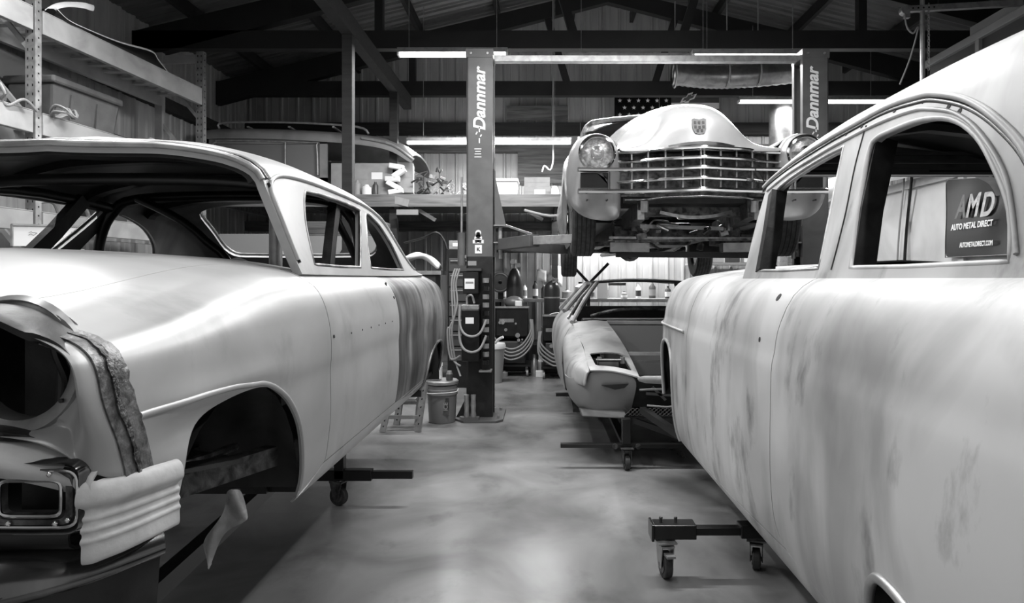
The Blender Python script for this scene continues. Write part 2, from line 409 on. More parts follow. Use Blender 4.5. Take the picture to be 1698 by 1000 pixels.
# inner partition on the right: white flat sheets with battens
struct('wall_partition', bx(XP, XP+.08, 5.0, YB, 0, 2.57), 'wallw')
for i, y in enumerate((5.6, 6.4, 7.25, 8.35, 9.3, 10.5)):
    struct('trim_%d' % (i+1), bx(XP-.035, XP+.001, y-.05, y+.05, 0, 2.57), 'wallw')
struct('trim_7', bx(XP-.05, XP+.12, 5.0, YB, 2.52, 2.62), 'wallw')
for sgn, nm in ((-1, 'ceiling'), (1, 'ceiling')):
    bm = B(); y = YF-.2; ys = []
    while y < YB+.1:
        for dy, o in ((0, 0), (.03, .028), (.09, .028), (.12, 0), (.18, 0), (.19, .008), (.21, .008), (.22, 0)): ys.append((y+dy, o))
        y += .28
    xe = XL-.3 if sgn < 0 else XR+.3; prev = None
    for y, o in ys:
        v = (bm.verts.new((RX, y, RZ+o)), bm.verts.new((xe, y, RZ-abs(xe-RX)*SL+o)))
        if prev: bm.faces.new((prev[0], v[0], v[1], prev[1]))
        prev = v
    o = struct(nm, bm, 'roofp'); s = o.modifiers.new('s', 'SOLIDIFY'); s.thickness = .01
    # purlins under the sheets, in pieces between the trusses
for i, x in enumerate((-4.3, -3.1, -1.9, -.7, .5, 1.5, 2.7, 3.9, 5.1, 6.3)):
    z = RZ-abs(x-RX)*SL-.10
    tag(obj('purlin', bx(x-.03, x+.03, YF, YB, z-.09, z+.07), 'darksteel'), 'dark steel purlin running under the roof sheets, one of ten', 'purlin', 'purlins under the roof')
def truss(Y, label):
    t = thing('roof_truss', label, 'roof truss', (RX, Y, 4.2), group='roof trusses')
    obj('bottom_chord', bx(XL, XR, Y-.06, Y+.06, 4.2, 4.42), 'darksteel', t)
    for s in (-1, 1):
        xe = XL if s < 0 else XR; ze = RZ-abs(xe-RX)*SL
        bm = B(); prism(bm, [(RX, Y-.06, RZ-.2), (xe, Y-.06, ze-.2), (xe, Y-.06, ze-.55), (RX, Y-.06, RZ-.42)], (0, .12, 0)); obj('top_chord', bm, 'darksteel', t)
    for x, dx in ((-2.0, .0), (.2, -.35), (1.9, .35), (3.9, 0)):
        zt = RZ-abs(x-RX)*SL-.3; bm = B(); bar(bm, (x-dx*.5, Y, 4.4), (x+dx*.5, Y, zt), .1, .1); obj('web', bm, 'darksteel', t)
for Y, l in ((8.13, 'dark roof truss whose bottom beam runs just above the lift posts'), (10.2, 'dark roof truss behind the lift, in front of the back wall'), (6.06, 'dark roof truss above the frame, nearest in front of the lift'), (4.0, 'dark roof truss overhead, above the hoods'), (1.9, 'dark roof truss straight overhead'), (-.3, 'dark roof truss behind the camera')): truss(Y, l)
# header along the posts
tag(obj('header_beam', bx(-2.14, -2.02, 4, 10.2, 4.0, 4.2), 'darkwood'), 'long timber header lying on top of the square posts', 'beam')
for Y, l in ((7.1, 'nearer square timber post standing left of the lift'), (9.28, 'farther square timber post with bright edge, left of the lift')):
    tag(obj('timber_post', bx(-2.135, -2.025, Y-.055, Y+.055, 0, 4.0), 'darkwood', bevel=.004), l, 'post')
# back wall girts
for i, (x0, x1, z0, z1, l) in enumerate(((-5, 7, 3.82, 4.02, 'upper dark girt across the back wall'), (-5, 7, 3.52, 3.66, 'middle dark girt across the back wall'), (-5, 7, 2.2, 2.36, 'low dark girt across the back wall'))):
    tag(obj('wall_girt', bx(x0, x1, YB-.12, YB-.0, z0, z1), 'wood' if i else 'darkwood'), l, 'beam')
for z, l in ((2.9, 'lower dark girt on the left wall behind the rack'), (3.6, 'upper dark girt on the left wall behind the rack')):
    tag(obj('wall_girt', bx(XL, XL+.1, 3, YB-.15, z, z+.16), 'darkwood'), l, 'beam')
# ------------------------------------------------------------------ LEFT CAR
LC = -1.69; LV = 2.245
_vk = [.66, .70, .80, .95, 1.07, 1.125, 1.15, 1.2, 1.28, 1.34, 1.38, 1.42, 1.48, 1.58, 1.70, 1.85, 2.08, 2.245]
_d = pch(_vk, [.07, .04, .014, .002, .004, .0, .0, .002, .016, .038, .062, .105, .165, .265, .385, .535, .765, .93])
_z = pch(_vk, [.66, .70, .80, .95, 1.07, 1.125, 1.15, 1.2, 1.28, 1.338, 1.372, 1.40, 1.428, 1.448, 1.467, 1.482, 1.495, 1.50])
def LS(u, v):
    u = np.asarray(u, float); v = np.asarray(v, float); ref = v > LV; vv = np.where(ref, 2*LV-v, v)
    d = _d(vv); z = _z(vv); frac = np.clip(1-(d/.93), 0, 1)
    cr = (1-sstep(1.5, 2.1, u))*sstep(1.26, 1.42, u)                       # crease over the wheel arch
    d = d+cr*(.016*np.exp(-((vv-1.085)/.035)**2)-.012*np.exp(-((vv-1.145)/.03)**2))
    top = sstep(1.2, 1.45, vv)
    z = z-top*.085*(1-sstep(1.15, 2.2, u))**1.3-top*(1-frac*.3)*.02*(1-sstep(1.2, 2.3, u))
    rear = np.clip((u-4.9)/.7, 0, 1)
    z = z-top*.10*rear**2.2
    d = d+frac*(.05*np.clip((u-4.6)/1.0, 0, 1)**2+.20*rear**5)
    lean = .075*sstep(1.02, 1.22, vv)*(1-sstep(1.2, 1.5, u))*frac
    bulge = -.02*np.exp(-((u-4.85)/.5)**2)*np.exp(-((vv-1.1)/.2)**2)
    d = d+bulge
    x = LC+.935-d
    x = np.where(ref, 2*LC-x, x)
    return x, u-lean, z
LCEN = (LC, 3.3, 1.0)
lc = thing('stripped_car_body', 'pale primered two-door car body at left, nose toward us, without wheels or glass', 'car', (LC, 3.4, .45))
CENS[lc.name] = (LC, 3.3, .9)
def lpan(name, o, h=(), m='primer', hh=.02, both=True, **k): return panel(name, LS, o, h, hh, m, lc, .008, LCEN, LC, both=both, **k)
g = .003
arch = sm2([(1.372, .93), (1.40, .99), (1.43, 1.045), (1.51, 1.09), (1.60, 1.107), (1.70, 1.112), (1.807, 1.105), (1.90, 1.078), (1.98, 1.03), (2.05, .955), (2.10, .85), (2.13, .76), (2.142, .715)], 5)
lpan('front_fender', [(1.2, 1.0), (1.36, .985)]+arch+[(2.155, .69), (2.37-g, .75)]+[(2.37-g, 1.58), (1.2, 1.58)], hh=.016)
lpan('hood', [(1.2, 1.5815), (2.40, 1.5815), (2.43, LV), (2.40, 2*LV-1.5815), (1.2, 2*LV-1.5815), (1.14, LV)], hh=.035, both=False)
lpan('door', [(2.37+g, .748), (3.5-g, .748), (3.5-g, 1.44), (2.6, 1.455), (2.55, 1.50), (2.37+g, 1.50)], hh=.02)
lpan('rocker_panel', [(2.16, .67), (4.37, .67), (4.37, .742), (2.36, .742)], hh=.02)
ra = sm2([(4.375, .67), (4.385, .76), (4.44, .86), (4.56, .93), (4.75, .955), (4.93, .93), (5.05, .85), (5.10, .76), (5.12, .70)], 5)
lpan('quarter_panel', [(3.5+g, .748)]+ra+[(5.58, .74), (5.6, 1.40), (5.6, 1.62), (4.85, 1.62), (4.75, 1.47), (3.5+g, 1.44)], m='baresteel', hh=.025)
lpan('cowl', [(2.405, 1.59), (2.43, LV), (2.405, 2*LV-1.59), (2.58, 2*LV-1.5), (2.60, LV), (2.58, 1.505), (2.376, 1.505), (2.376, 1.585)], hh=.035, both=False)
lpan('trunk_lid', [(4.86, 1.625), (5.6, 1.625), (5.6, 2*LV-1.625), (4.86, 2*LV-1.625)], hh=.05, both=False)
vs = np.linspace(.74, LV, 24); xa, ya, za = LS(np.full(24, 5.598), vs)
bm = B(); grid(bm, [[(xa[i]+(2*LC-2*xa[i])*t, 5.598, za[i]) for t in np.linspace(0, 1, 12)] for i in range(24)]); obj('rear_panel', bm, 'baresteel', lc, smooth=True)
# flared lips round the wheel openings
def lip(name, run, m, w=.03):
    for k in (0, 1):
        p = onS(LS, run, .004, h=.02, cen=LCEN)
        if k: p = [Vector((2*LC-q.x, q.y, q.z)) for q in p]
        bm = B(); tube(bm, p, .0095, n=10); obj(name, bm, m, lc, smooth=True, sharp=1.5)
lip('wheel_arch_lip', ra, 'baresteel')
# the crease line running forward from the arch
lines('fender_crease_and_lip', LS, [sm2([(1.283, 1.143), (1.35, 1.143), (1.5, 1.141), (1.62, 1.135), (1.72, 1.124), (1.807, 1.114), (1.905, 1.085), (1.99, 1.035), (2.06, .96), (2.11, .855), (2.14, .765), (2.15, .715)], 5)], .008, 'primer', lc, LC, -.0025, LCEN)
# welded seam band (ground steel) round the fender front
def jag(uv, a, sd):
    random.seed(sd); return [(u+random.uniform(-a, a), v+random.uniform(-a, a)) for u, v in dens(uv, .018, False)]
cr = lambda z, o: 1.205+o+.0*z
wl = [(cr(v, .002), v) for v in np.linspace(1.01, 1.60, 30)]
wr = [(cr(v, .082-.06*max(0, v-1.05)), v) for v in np.linspace(1.60, 1.01, 30)]
LSo = lambda u, v: tuple(np.array(LS(u, v))+np.array([[.0035], [-.001], [.003]]))
panel('weld_band', LSo, wl+jag(wr, .004, 3), (), .012, 'weld', lc, .003, LCEN, LC, m2='weld', label='ground weld seam, dark and pitted')
panel('weld_bead', lambda u, v: tuple(np.array(LS(u, v))+np.array([[.007], [-.001], [.004]])), jag([(1.236, 1.01), (1.232, 1.3), (1.24, 1.50)], .003, 5)+jag([(1.248, 1.50), (1.243, 1.3), (1.248, 1.01)], .003, 6), (), .008, 'weldbead', lc, .003, LCEN, LC, label='dark pitted weld bead', m2='weld')
# nose cap with the headlight opening
hc = Vector((LC+.745, 0, 1.243)); R0 = .114
def nose(k):
    sg = -1 if k else 1
    vv = np.concatenate([np.linspace(1.035, 1.40, 22), np.linspace(1.42, 1.60, 10)]); x, y, z = LS(np.full(len(vv), 1.2), vv)
    E = [Vector(p) for p in zip(x, y, z)]; e = E[-1]; xi = e.x-.035
    E += [Vector((xi-.01*i/4, e.y+.01, e.z-.01-(e.z-1.145)*i/8)) for i in range(0, 9)]
    zb = E[-1].z; E += [Vector((xi-.01+(E[0].x-xi+.01)*i/14, 1.19, zb+(E[0].z-zb)*(i/14)**3.2)) for i in range(1, 14)]
    prof = [(0, 0), (.05, .022), (.13, .036), (.24, .040), (.38, .03), (.52, .012), (.66, -.012), (.78, -.024), (.88, -.022), (.95, -.016), (1, -.022)]
    rows = []
    for t, dy in prof:
        r = []
        for p in E:
            a = math.atan2(p.z-hc.z, p.x-hc.x); rr = R0*(1+.02*math.sin(3*a)); q = Vector((hc.x+rr*math.cos(a), 0, hc.z+rr*math.sin(a)))
            yb = 1.17*(t)+p.y*(1-t) if t > 0 else p.y
            yb = p.y+(1.165-p.y)*sstep(0, .6, t)
            o = Vector((p.x+(q.x-p.x)*t, float(yb)-dy, p.z+(q.z-p.z)*t)); r.append(o if not k else Vector((2*LC-o.x, o.y, o.z)))
        rows.append(r)
    loft('headlight_surround', rows, 'primer', lc, .008, 1, closed=True, flip=not k, m2='inside')
    X = hc.x if not k else 2*LC-hc.x
    bm = B(); lathe(bm, [(R0+.014, 1.192), (R0+.006, 1.180), (R0-.004, 1.182), (R0-.016, 1.19), (R0-.018, 1.20), (R0-.014, 1.24), (R0-.01, 1.24)], (X, 0, hc.z), 48, 'Y'); obj('headlight_ring', bm, 'galv', lc, smooth=True)
    bm = B()
    for a in (-.6, -1.9, -2.7, .7): cyl(bm, (X+(R0-.007)*math.cos(a), 1.178, hc.z+(R0-.007)*math.sin(a)), (X+(R0-.007)*math.cos(a), 1.19, hc.z+(R0-.007)*math.sin(a)), .004, n=8)
    obj('ring_bolt', bm, 'black', lc)
    bm = B()
    for pts in ([(X+.03, 1.3, hc.z+.08), (X+.02, 1.26, hc.z+.03), (X+.035, 1.27, hc.z-.04), (X+.01, 1.29, hc.z-.1)], [(X-.02, 1.3, hc.z+.09), (X-.0, 1.3, hc.z), (X+.015, 1.28, hc.z-.1)]): tube(bm, pts, .009, sm=6)
    obj('wiring_hose', bm, 'black', lc, smooth=True)
    bm = B(); box(bm, (X-.02 if not k else X+.02, 1.40, hc.z-.09), (.24, .02, .28)); obj('bucket_panel', bm, 'inside', lc)
nose(0); nose(1)
# the front between the fenders and below the lights
XN = LC+.735-.19
bm = B(); rows = []
for t in np.linspace(-1, 1, 15):
    x = LC+t*(.55); y = 1.17-.02*(1-t*t)
    rows.append([(x, y, 1.40+.03*(1-t*t)), (x, y-.03, 1.385+.02*(1-t*t)), (x, y-.02, 1.34), (x, y+.02, 1.30)])
loft('hood_lip', rows, 'primer', lc, .01, 1)
bm = bx(LC-.56, LC+.56, 1.35, 1.37, .95, 1.36); obj('radiator_support', bm, 'inside', lc)
# body below the headlight, curving out over the grille end
for k in (0, 1):
    sg = -1 if k else 1; mx = lambda x: LC+sg*(x-LC)
    rows = []
    for t in np.linspace(0, 1, 12):
        x = -1.30+.525*t; zt = 1.150-.006*math.sin(t*PI)-.075*t**3.2; yf = 1.14+.03*t**3
        rows.append([(mx(x), yf+.045, zt+.01), (mx(x), yf+.0, zt), (mx(x), yf-.03, zt-.018), (mx(x), yf-.038, zt-.04), (mx(x), yf-.02, zt-.060)])
    loft('taped_grille_moulding', rows, 'tape', lc, .008, 1, flip=not k)
    # ribbed fender end wrapped in paper
    rows = []
    for s in range(15):
        t = s/14; rr = []
        if t < .3: q = t/.3; X, Y = -.790+.025*q, 1.132+.048*q*q
        else: q = (t-.3)/.7; X, Y = -.765+.022*q**.6, 1.18+.175*q
        zt = 1.05-.022*t; zb = .912-.012*t
        for j, (f, o) in enumerate(((0, -.012), (.005, -.008), (.03, .004), (.12, .012), (.22, .014), (.26, .011), (.30, -.004), (.34, -.010), (.42, -.008), (.44, -.002), (.46, -.002), (.48, -.008), (.56, -.007), (.58, -.001), (.60, -.001), (.62, -.007), (.70, -.006), (.72, 0), (.74, 0), (.76, -.005), (.85, -.004), (.97, -.003), (.995, -.006), (1, -.012))):
            nx, ny = (-.25, -1) if t < .2 else ((.75, -.65) if t < .36 else (1, -.05))
            rr.append((mx(X+nx*o*.55), Y+ny*o*.7, zt+(zb-zt)*f))
        rows.append(rr)
    loft('paper_wrapped_fender_end', rows, 'tape', lc, .004, 1, flip=bool(k), label='ribbed lower fender end wrapped in masking paper')
    # parking-lamp housing
    X0, X1 = (-.964, -.784); zc = 1.037; H = .052
    def rr(hx, hz, y, n=28, cx=(X0+X1)/2, cz=zc-.012, sq=.3):
        o = []
        for i in range(n):
            a = 2*PI*i/n; ca, sa = math.cos(a), math.sin(a)
            o.append((mx(cx+hx*math.copysign(abs(ca)**sq, ca)), y, cz+hz*math.copysign(abs(sa)**sq, sa)))
        return o
    rows = [rr(.092, .066, 1.150), rr(.091, .065, 1.138), rr(.087, .061, 1.126), rr(.081, .056, 1.132), rr(.076, .052, 1.150)]
    bm = B(); grid(bm, rows, True); bmesh.ops.recalc_face_normals(bm, faces=bm.faces[:]); obj('lamp_bezel', bm, 'darkchrome', lc, smooth=True, sharp=.9)
    bm = B()
    grid(bm, [rr(.077, .052, 1.14), rr(.072, .046, 1.132), rr(.060, .037, 1.132), rr(.053, .030, 1.15)], True); bmesh.ops.recalc_face_normals(bm, faces=bm.faces[:])
    obj('lamp_frame', bm, 'engine', lc, smooth=True, sharp=.7)
    bm = B(); p = rr(.053, .0305, 1.131); tube(bm, p, .0032, n=6, closed=True); tube(bm, rr(.082, .049, 1.129), .0028, n=6, closed=True); obj('lamp_rim', bm, 'chrome', lc, smooth=True)
    bm = B()
    for a, b in ((-.055, .042), (.035, .042), (-.035, -.042), (.045, -.042), (.066, -.036)): obj('lamp_screw', sph(B(), (mx((X0+X1)/2+a), 1.128, zc-.012+b), .005, 8), 'chrome', lc, smooth=True)
    bm.free()
    bm = B(); box(bm, (mx((X0+X1)/2), 1.22, zc-.01), (.16, .01, .10)); obj('lamp_bucket', bm, 'inside', lc)
# gravel pan and bumper
rows = []
for t in np.linspace(-1, 1, 21):
    x = LC+t*.86; y = 1.14+.035*abs(t)**3
    rows.append([(x, y+.005, .975), (x, y-.014, .966), (x, y-.02, .925), (x, y+.02, .912), (x, y+.1, .91)])
loft('gravel_pan', rows, 'black', lc, .006, 1, flip=True)
rows = []
for t in np.linspace(0, 1, 26):
    q = 2*t-1; a = abs(q)
    # plan of the blade
    if a < .8: X = q/.8*.74; Y = 1.03+.10*(a/.8)**3
    else: s = (a-.8)/.2; X = math.copysign(.74+.185*math.sin(s*1.25)/math.sin(1.25), q); Y = 1.13+.20*s**1.3
    o = Vector((math.copysign(min(1, max(0, (a-.5)/.5)), q)*.8, -1, 0)); o.normalize()
    sc = 1-.25*max(0, (a-.75)/.25)
    rows.append([(LC+X+o.x*p[0], Y+o.y*p[0], .915+p[1]*sc) for p in ((-.03, .01), (.0, .008), (.02, -.005), (.04, -.028), (.05, -.05), (.05, -.062), (.035, -.078), (.0, -.09))])
loft('bumper_blade', rows, 'darkchrome', lc, .005, 2, flip=True, label='dark polished steel blade with bright lower edge')
bm = B()
for x, y, z, r in ((-.90, 1.075, .868, .012), (-.925, 1.065, .862, .007), (-.922, 1.07, .874, .007), (LC-.79, 1.075, .868, .012)): sph(bm, (x, y, z), r, 12, (1, 1, .5))
obj('bumper_bolt', bm, 'dullchrome', lc, smooth=True)
# wheel wells, inner aprons, floor and frame
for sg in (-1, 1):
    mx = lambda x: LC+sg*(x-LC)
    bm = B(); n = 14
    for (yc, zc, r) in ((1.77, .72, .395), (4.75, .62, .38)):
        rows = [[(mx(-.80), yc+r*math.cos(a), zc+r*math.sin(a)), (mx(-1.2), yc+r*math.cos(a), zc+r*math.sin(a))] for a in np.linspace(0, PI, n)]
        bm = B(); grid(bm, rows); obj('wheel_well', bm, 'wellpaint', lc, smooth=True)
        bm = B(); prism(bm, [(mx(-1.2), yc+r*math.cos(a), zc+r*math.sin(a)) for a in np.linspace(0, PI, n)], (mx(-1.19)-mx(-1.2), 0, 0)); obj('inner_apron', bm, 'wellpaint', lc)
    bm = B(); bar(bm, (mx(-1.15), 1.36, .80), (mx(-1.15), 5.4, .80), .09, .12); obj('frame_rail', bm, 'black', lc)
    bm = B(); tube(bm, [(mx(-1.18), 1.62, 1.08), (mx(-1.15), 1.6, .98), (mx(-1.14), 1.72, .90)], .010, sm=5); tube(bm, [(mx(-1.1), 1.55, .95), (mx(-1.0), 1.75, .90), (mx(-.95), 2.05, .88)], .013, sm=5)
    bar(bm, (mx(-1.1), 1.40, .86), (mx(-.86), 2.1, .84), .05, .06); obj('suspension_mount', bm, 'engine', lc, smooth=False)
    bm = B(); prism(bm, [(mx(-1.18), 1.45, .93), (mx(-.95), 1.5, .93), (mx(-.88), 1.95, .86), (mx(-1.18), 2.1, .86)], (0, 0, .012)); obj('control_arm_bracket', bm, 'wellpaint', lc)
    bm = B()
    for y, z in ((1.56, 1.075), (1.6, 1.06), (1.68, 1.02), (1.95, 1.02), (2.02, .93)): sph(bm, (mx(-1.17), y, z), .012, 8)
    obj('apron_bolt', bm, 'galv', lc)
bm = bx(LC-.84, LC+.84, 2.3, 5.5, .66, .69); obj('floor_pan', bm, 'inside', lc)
bm = bx(LC-.74, LC+.74, 2.28, 2.32, .66, 1.42); obj('firewall', bm, 'inside', lc)
bm = bx(LC-.78, LC+.78, 2.55, 2.75, 1.28, 1.43); obj('dashboard', bm, 'inside', lc)
bm = bx(LC-.74, LC+.74, 4.2, 4.85, 1.36, 1.40); obj('package_shelf', bm, 'inside', lc)
# greenhouse
_gw = [1.40, 1.43, 1.62, 1.77, 1.80, 1.84, 1.90, 2.0, 2.2, 2.51]; GW = 2.51
_gd = pch(_gw, [.11, .12, .182, .228, .236, .256, .315, .42, .62, .93]); _gz = pch(_gw, [1.40, 1.43, 1.62, 1.77, 1.80, 1.835, 1.878, 1.915, 1.952, 1.965])
_gk = pch([2.2, 2.35, 2.6, 3.0, 3.6, 4.0, 4.3, 4.6, 4.85, 5.2], [.80, .865, .965, 1.0, .99, .92, .78, .48, .09, .0])
def LG(u, w):
    u = np.asarray(u, float); w = np.asarray(w, float); ref = w > GW; ww = np.where(ref, 2*GW-w, w)
    d = _gd(ww); z = 1.43+(_gz(ww)-1.43)*_gk(u); x = LC+.935-d; c = d/.93
    y = u-(.10*c*c)*(1-sstep(2.3, 3.2, u))
    z = z-.03*sstep(.3, 1, c)*(1-sstep(2.35, 2.7, u))
    return np.where(ref, 2*LC-x, x), y, z
def gz(Y, Z): return (Y, 1.43+(Z-1.43)/max(.05, float(_gk(Y))))
W1 = sm2([gz(*p) for p in ((2.57, 1.455), (2.63, 1.62), (2.73, 1.748), (2.80, 1.765), (3.0, 1.775), (3.3, 1.776), (3.54, 1.77), (3.56, 1.75), (3.42, 1.62), (3.3, 1.52), (3.22, 1.455))], 3)+[gz(2.9, 1.452)]
W2 = sm2([gz(*p) for p in ((3.41, 1.455), (3.49, 1.56), (3.60, 1.68), (3.69, 1.762), (3.85, 1.745), (4.0, 1.70), (4.13, 1.62), (4.19, 1.54), (4.22, 1.455))], 3)+[gz(3.8, 1.452)]
def mirw(p): return [(a, 2*GW-b) for a, b in p]
half = [(4.80, 1.415), (2.40, 1.415), (2.385, 1.50), (2.375, 1.62), (2.365, 1.72), (2.355, 1.80), (2.35, 1.95), (2.35, GW)]
out = half+[(a, 2*GW-b) for a, b in half[::-1][1:]]
bw = sm2([(4.22, 2.02), (4.5, 1.98), (4.68, 2.0), (4.72, 2.2), (4.72, 2*GW-2.2), (4.68, 2*GW-2.0), (4.5, 2*GW-1.98), (4.22, 2*GW-2.02), (4.15, 2*GW-2.2), (4.13, GW), (4.15, 2.2)], 4, True)
# wide B-pillar opening edges are separate holes; roof skin and pillars are one pressing
panel('roof_shell', LG, out, [W1, W2, mirw(W1), mirw(W2), bw], .022, 'primer', lc, .03, (LC, 3.4, 1.3), None, m2='headliner')
GC = (LC, 3.4, 1.3)
rail = sm2([(2.40, 1.47), (2.39, 1.62), (2.385, 1.75), (2.44, 1.80), (2.6, 1.812), (3.0, 1.812), (3.6, 1.812), (4.0, 1.80), (4.2, 1.76), (4.4, 1.66), (4.62, 1.5)], 5)
lines('drip_rail', LG, [rail], .009, 'primer', lc, LC, .004, GC)
lines('window_channel', LG, [[(a, b) for a, b in W1]], .008, 'baresteel', lc, LC, -.004, GC, closed=True)
lines('window_channel', LG, [[(a, b) for a, b in W2]], .008, 'baresteel', lc, LC, -.004, GC, closed=True)
hd = [(2.35, b) for b in np.linspace(1.80, 2*GW-1.80, 40)]
lines('windshield_header', LG, [hd], .012, 'galv', lc, None, .0, GC)
lines('windshield_header_groove', LG, [[(2.372, b) for b in np.linspace(1.80, 2*GW-1.80, 40)]], .009, 'black', lc, None, .004, GC)
lines('pillar_groove', LG, [[(2.412, 1.46), (2.402, 1.62), (2.396, 1.72), (2.385, 1.785)]], .008, 'black', lc, LC, .001, GC)
lines('windshield_header_lip', LG, [[(2.40, b) for b in np.linspace(1.80, 2*GW-1.80, 40)]], .008, 'primer', lc, None, .006, GC)
bm = B(); p = onS(LG, [(2.41, b) for b in np.linspace(1.80, 2*GW-1.80, 40)], -.04, cen=GC); tube(bm, p, 0, prof=[(-.05, -.016), (.06, -.012), (.06, .012), (-.05, .016)]); obj('header_inner', bm, 'inside', lc, smooth=True)
for u in (2.9, 3.4, 3.95):
    bm = B(); p = onS(LG, [(u, b) for b in np.linspace(1.81, 2*GW-1.81, 30)], -.045, cen=GC); tube(bm, p, 0, prof=[(-.03, -.02), (.03, -.02), (.03, .012), (-.03, .012)]); obj('roof_bow', bm, 'inside', lc)
lines('backlight_channel', LG, [bw], .012, 'baresteel', lc, None, 0, GC, closed=True)
# B pillars (inner dark uprights between the windows) and roll cage
for sg in (-1, 1):
    mx = lambda x: LC+sg*(x-LC)
    bm = B(); tube(bm, [(mx(-.98), 3.02, 1.44), (mx(-1.02), 3.2, 1.62), (mx(-1.05), 3.36, 1.80)], 0, prof=[(-.035, -.02), (.035, -.02), (.035, .02), (-.035, .02)], up=(1, 0, 0)); obj('inner_pillar', bm, 'inside', lc)
bm = B(); r = .024
tube(bm, [(-2.42, 3.6, .75), (-2.42, 3.6, 1.4), (-2.40, 3.6, 1.62), (-2.33, 3.6, 1.76), (-2.2, 3.6, 1.83), (-1.69, 3.6, 1.85), (-1.2, 3.6, 1.83), (-1.05, 3.6, 1.74), (-1.0, 3.6, 1.6), (-.99, 3.6, 1.4), (-.99, 3.6, .75)], .027, n=12, sm=4)
tube(bm, [(-2.17, 3.55, 1.83), (-1.95, 3.55, 1.72), (-1.8, 3.55, 1.6), (-1.66, 3.55, 1.42), (-1.6, 3.55, .8)], .022, n=12, sm=4)
tube(bm, [(-1.06, 2.66, 1.77), (-1.3, 2.64, 1.79), (-1.69, 2.6, 1.79), (-2.1, 2.64, 1.79), (-2.3, 2.66, 1.77)], .024, n=12, sm=3)
tube(bm, [(-1.06, 2.66, 1.77), (-1.03, 3.1, 1.80), (-1.05, 3.6, 1.78)], .024, n=12, sm=3); tube(bm, [(-2.32, 2.66, 1.77), (-2.35, 3.1, 1.80), (-2.33, 3.6, 1.78)], .024, n=12, sm=3)
tube(bm, [(-1.15, 3.6, 1.78), (-1.2, 4.3, 1.5), (-1.25, 4.9, 1.1)], .022, n=12, sm=3)
obj('roll_cage', bm, 'black', lc, smooth=True)
bm = B(); cyl(bm, (-1.09, 2.70, .8), (-1.07, 2.66, 1.70), .026, n=14); obj('cage_front_upright', bm, 'galv', lc, smooth=True, label='bare steel lower tube'); 
bm = B(); cyl(bm, (-1.07, 2.66, 1.695), (-1.065, 2.65, 1.79), .030, n=14); obj('cage_sleeve', bm, 'black', lc, smooth=True)
bm = B()
tube(bm, [(-1.45, 2.66, 1.435), (-1.35, 2.62, 1.47), (-1.28, 2.64, 1.45), (-1.2, 2.6, 1.475), (-1.14, 2.62, 1.45)], .008, sm=5); tube(bm, [(-1.42, 2.6, 1.44), (-1.3, 2.58, 1.465), (-1.22, 2.62, 1.46), (-1.1, 2.6, 1.445)], .007, sm=5)
obj('wiring_bundle', bm, 'hose', lc, smooth=True)
# small holes and marks in the door
bm = B()
for u in (2.62, 2.78, 2.92, 3.06, 3.19, 3.33):
    p = onS(LS, [(u, 1.185), (u+.001, 1.185)], .0, cen=LCEN)[0]; cyl(bm, p+Vector((-.002, 0, 0)), p+Vector((.0015, 0, 0)), .004, n=8)
for u, v, r in ((3.44, 1.375, .012), (3.46, 1.30, .008), (2.40, 1.19, .006)):
    p = onS(LS, [(u, v), (u+.001, v)], .0, cen=LCEN)[0]; cyl(bm, p+Vector((-.003, 0, 0)), p+Vector((.003, 0, .001)), r, n=10)
obj('trim_hole', bm, 'blackmatte', lc)
# plastic strip hanging under the fender
fl = thing('plastic_strip', 'torn translucent plastic strip dangling below the left car wheel opening', 'plastic sheet', at(390, 815, 1.66))
P = [[(352, 935), (344, 945)], [(332, 903), (347, 944)], [(350, 880), (366, 885)], [(368, 855), (392, 872)], [(374, 838), (412, 863)], [(376, 820), (410, 855)], [(378, 812), (402, 812)]]
rows = [[at(a[0]+(b[0]-a[0])*t, a[1]+(b[1]-a[1])*t, 1.64+.015*math.sin(i*1.7+t*5)) for t in (0, .3, .6, 1)] for i, (a, b) in enumerate(P)]
loft('film', rows, 'film', fl, .0015, 2)
bm = B(); bm2 = cyl(bm, at(390, 812, 1.66), at(390, 822, 1.66), .012, n=10); obj('hanger', bm, 'black', fl)
# stands under the left car
def caster(t, c, r=.06, rz=0, brake=False):
    R = Matrix.Rotation(rz, 4, 'Z'); T = Matrix.Translation(c)
    def put(name, bm, m, **k): bm.transform(T @ R); return obj(name, bm, m, t, **k)
    bm = B(); cyl(bm, (-.018, 0, r), (.018, 0, r), r, n=24); wheel = put('wheel', bm, 'rubber', smooth=True, sharp=.7, bevel=.004)
    bm = B(); cyl(bm, (-.021, 0, r), (.021, 0, r), r*.62, n=20); cyl(bm, (-.03, 0, r), (.03, 0, r), .012, n=10); put('hub', bm, 'engine')
    bm = B()
    for s in (-1, 1): prism(bm, [(s*.026, -.02, r*.8), (s*.026, .02, r*.8), (s*.026, .05, 2*r+.03), (s*.026, -.04, 2*r+.03)], (s*.004, 0, 0))
    box(bm, (0, .005, 2*r+.03), (.062, .095, .008)); box(bm, (0, .01, 2*r+.045), (.09, .1, .008)); cyl(bm, (0, .01, 2*r+.02), (0, .01, 2*r+.05), .022, n=12)
    if brake: box(bm, (0, -.06, 2*r-.0), (.04, .05, .01))
    put('fork', bm, 'galv' if brake else 'engine')
st = thing('body_cart', 'black steel body cart on casters carrying the left car', 'cart', (-1.4, 4.1, 0))
obj('crossbar', bx(-2.5, -.80, 4.07, 4.11, .17, .215), 'black', st, bevel=.003); obj('sleeve', bx(-1.62, -1.05, 4.06, 4.12, .16, .225), 'black', st, bevel=.003)
obj('upright', bx(-1.28, -1.22, 4.06, 4.12, .17, .76), 'black', st, bevel=.003)
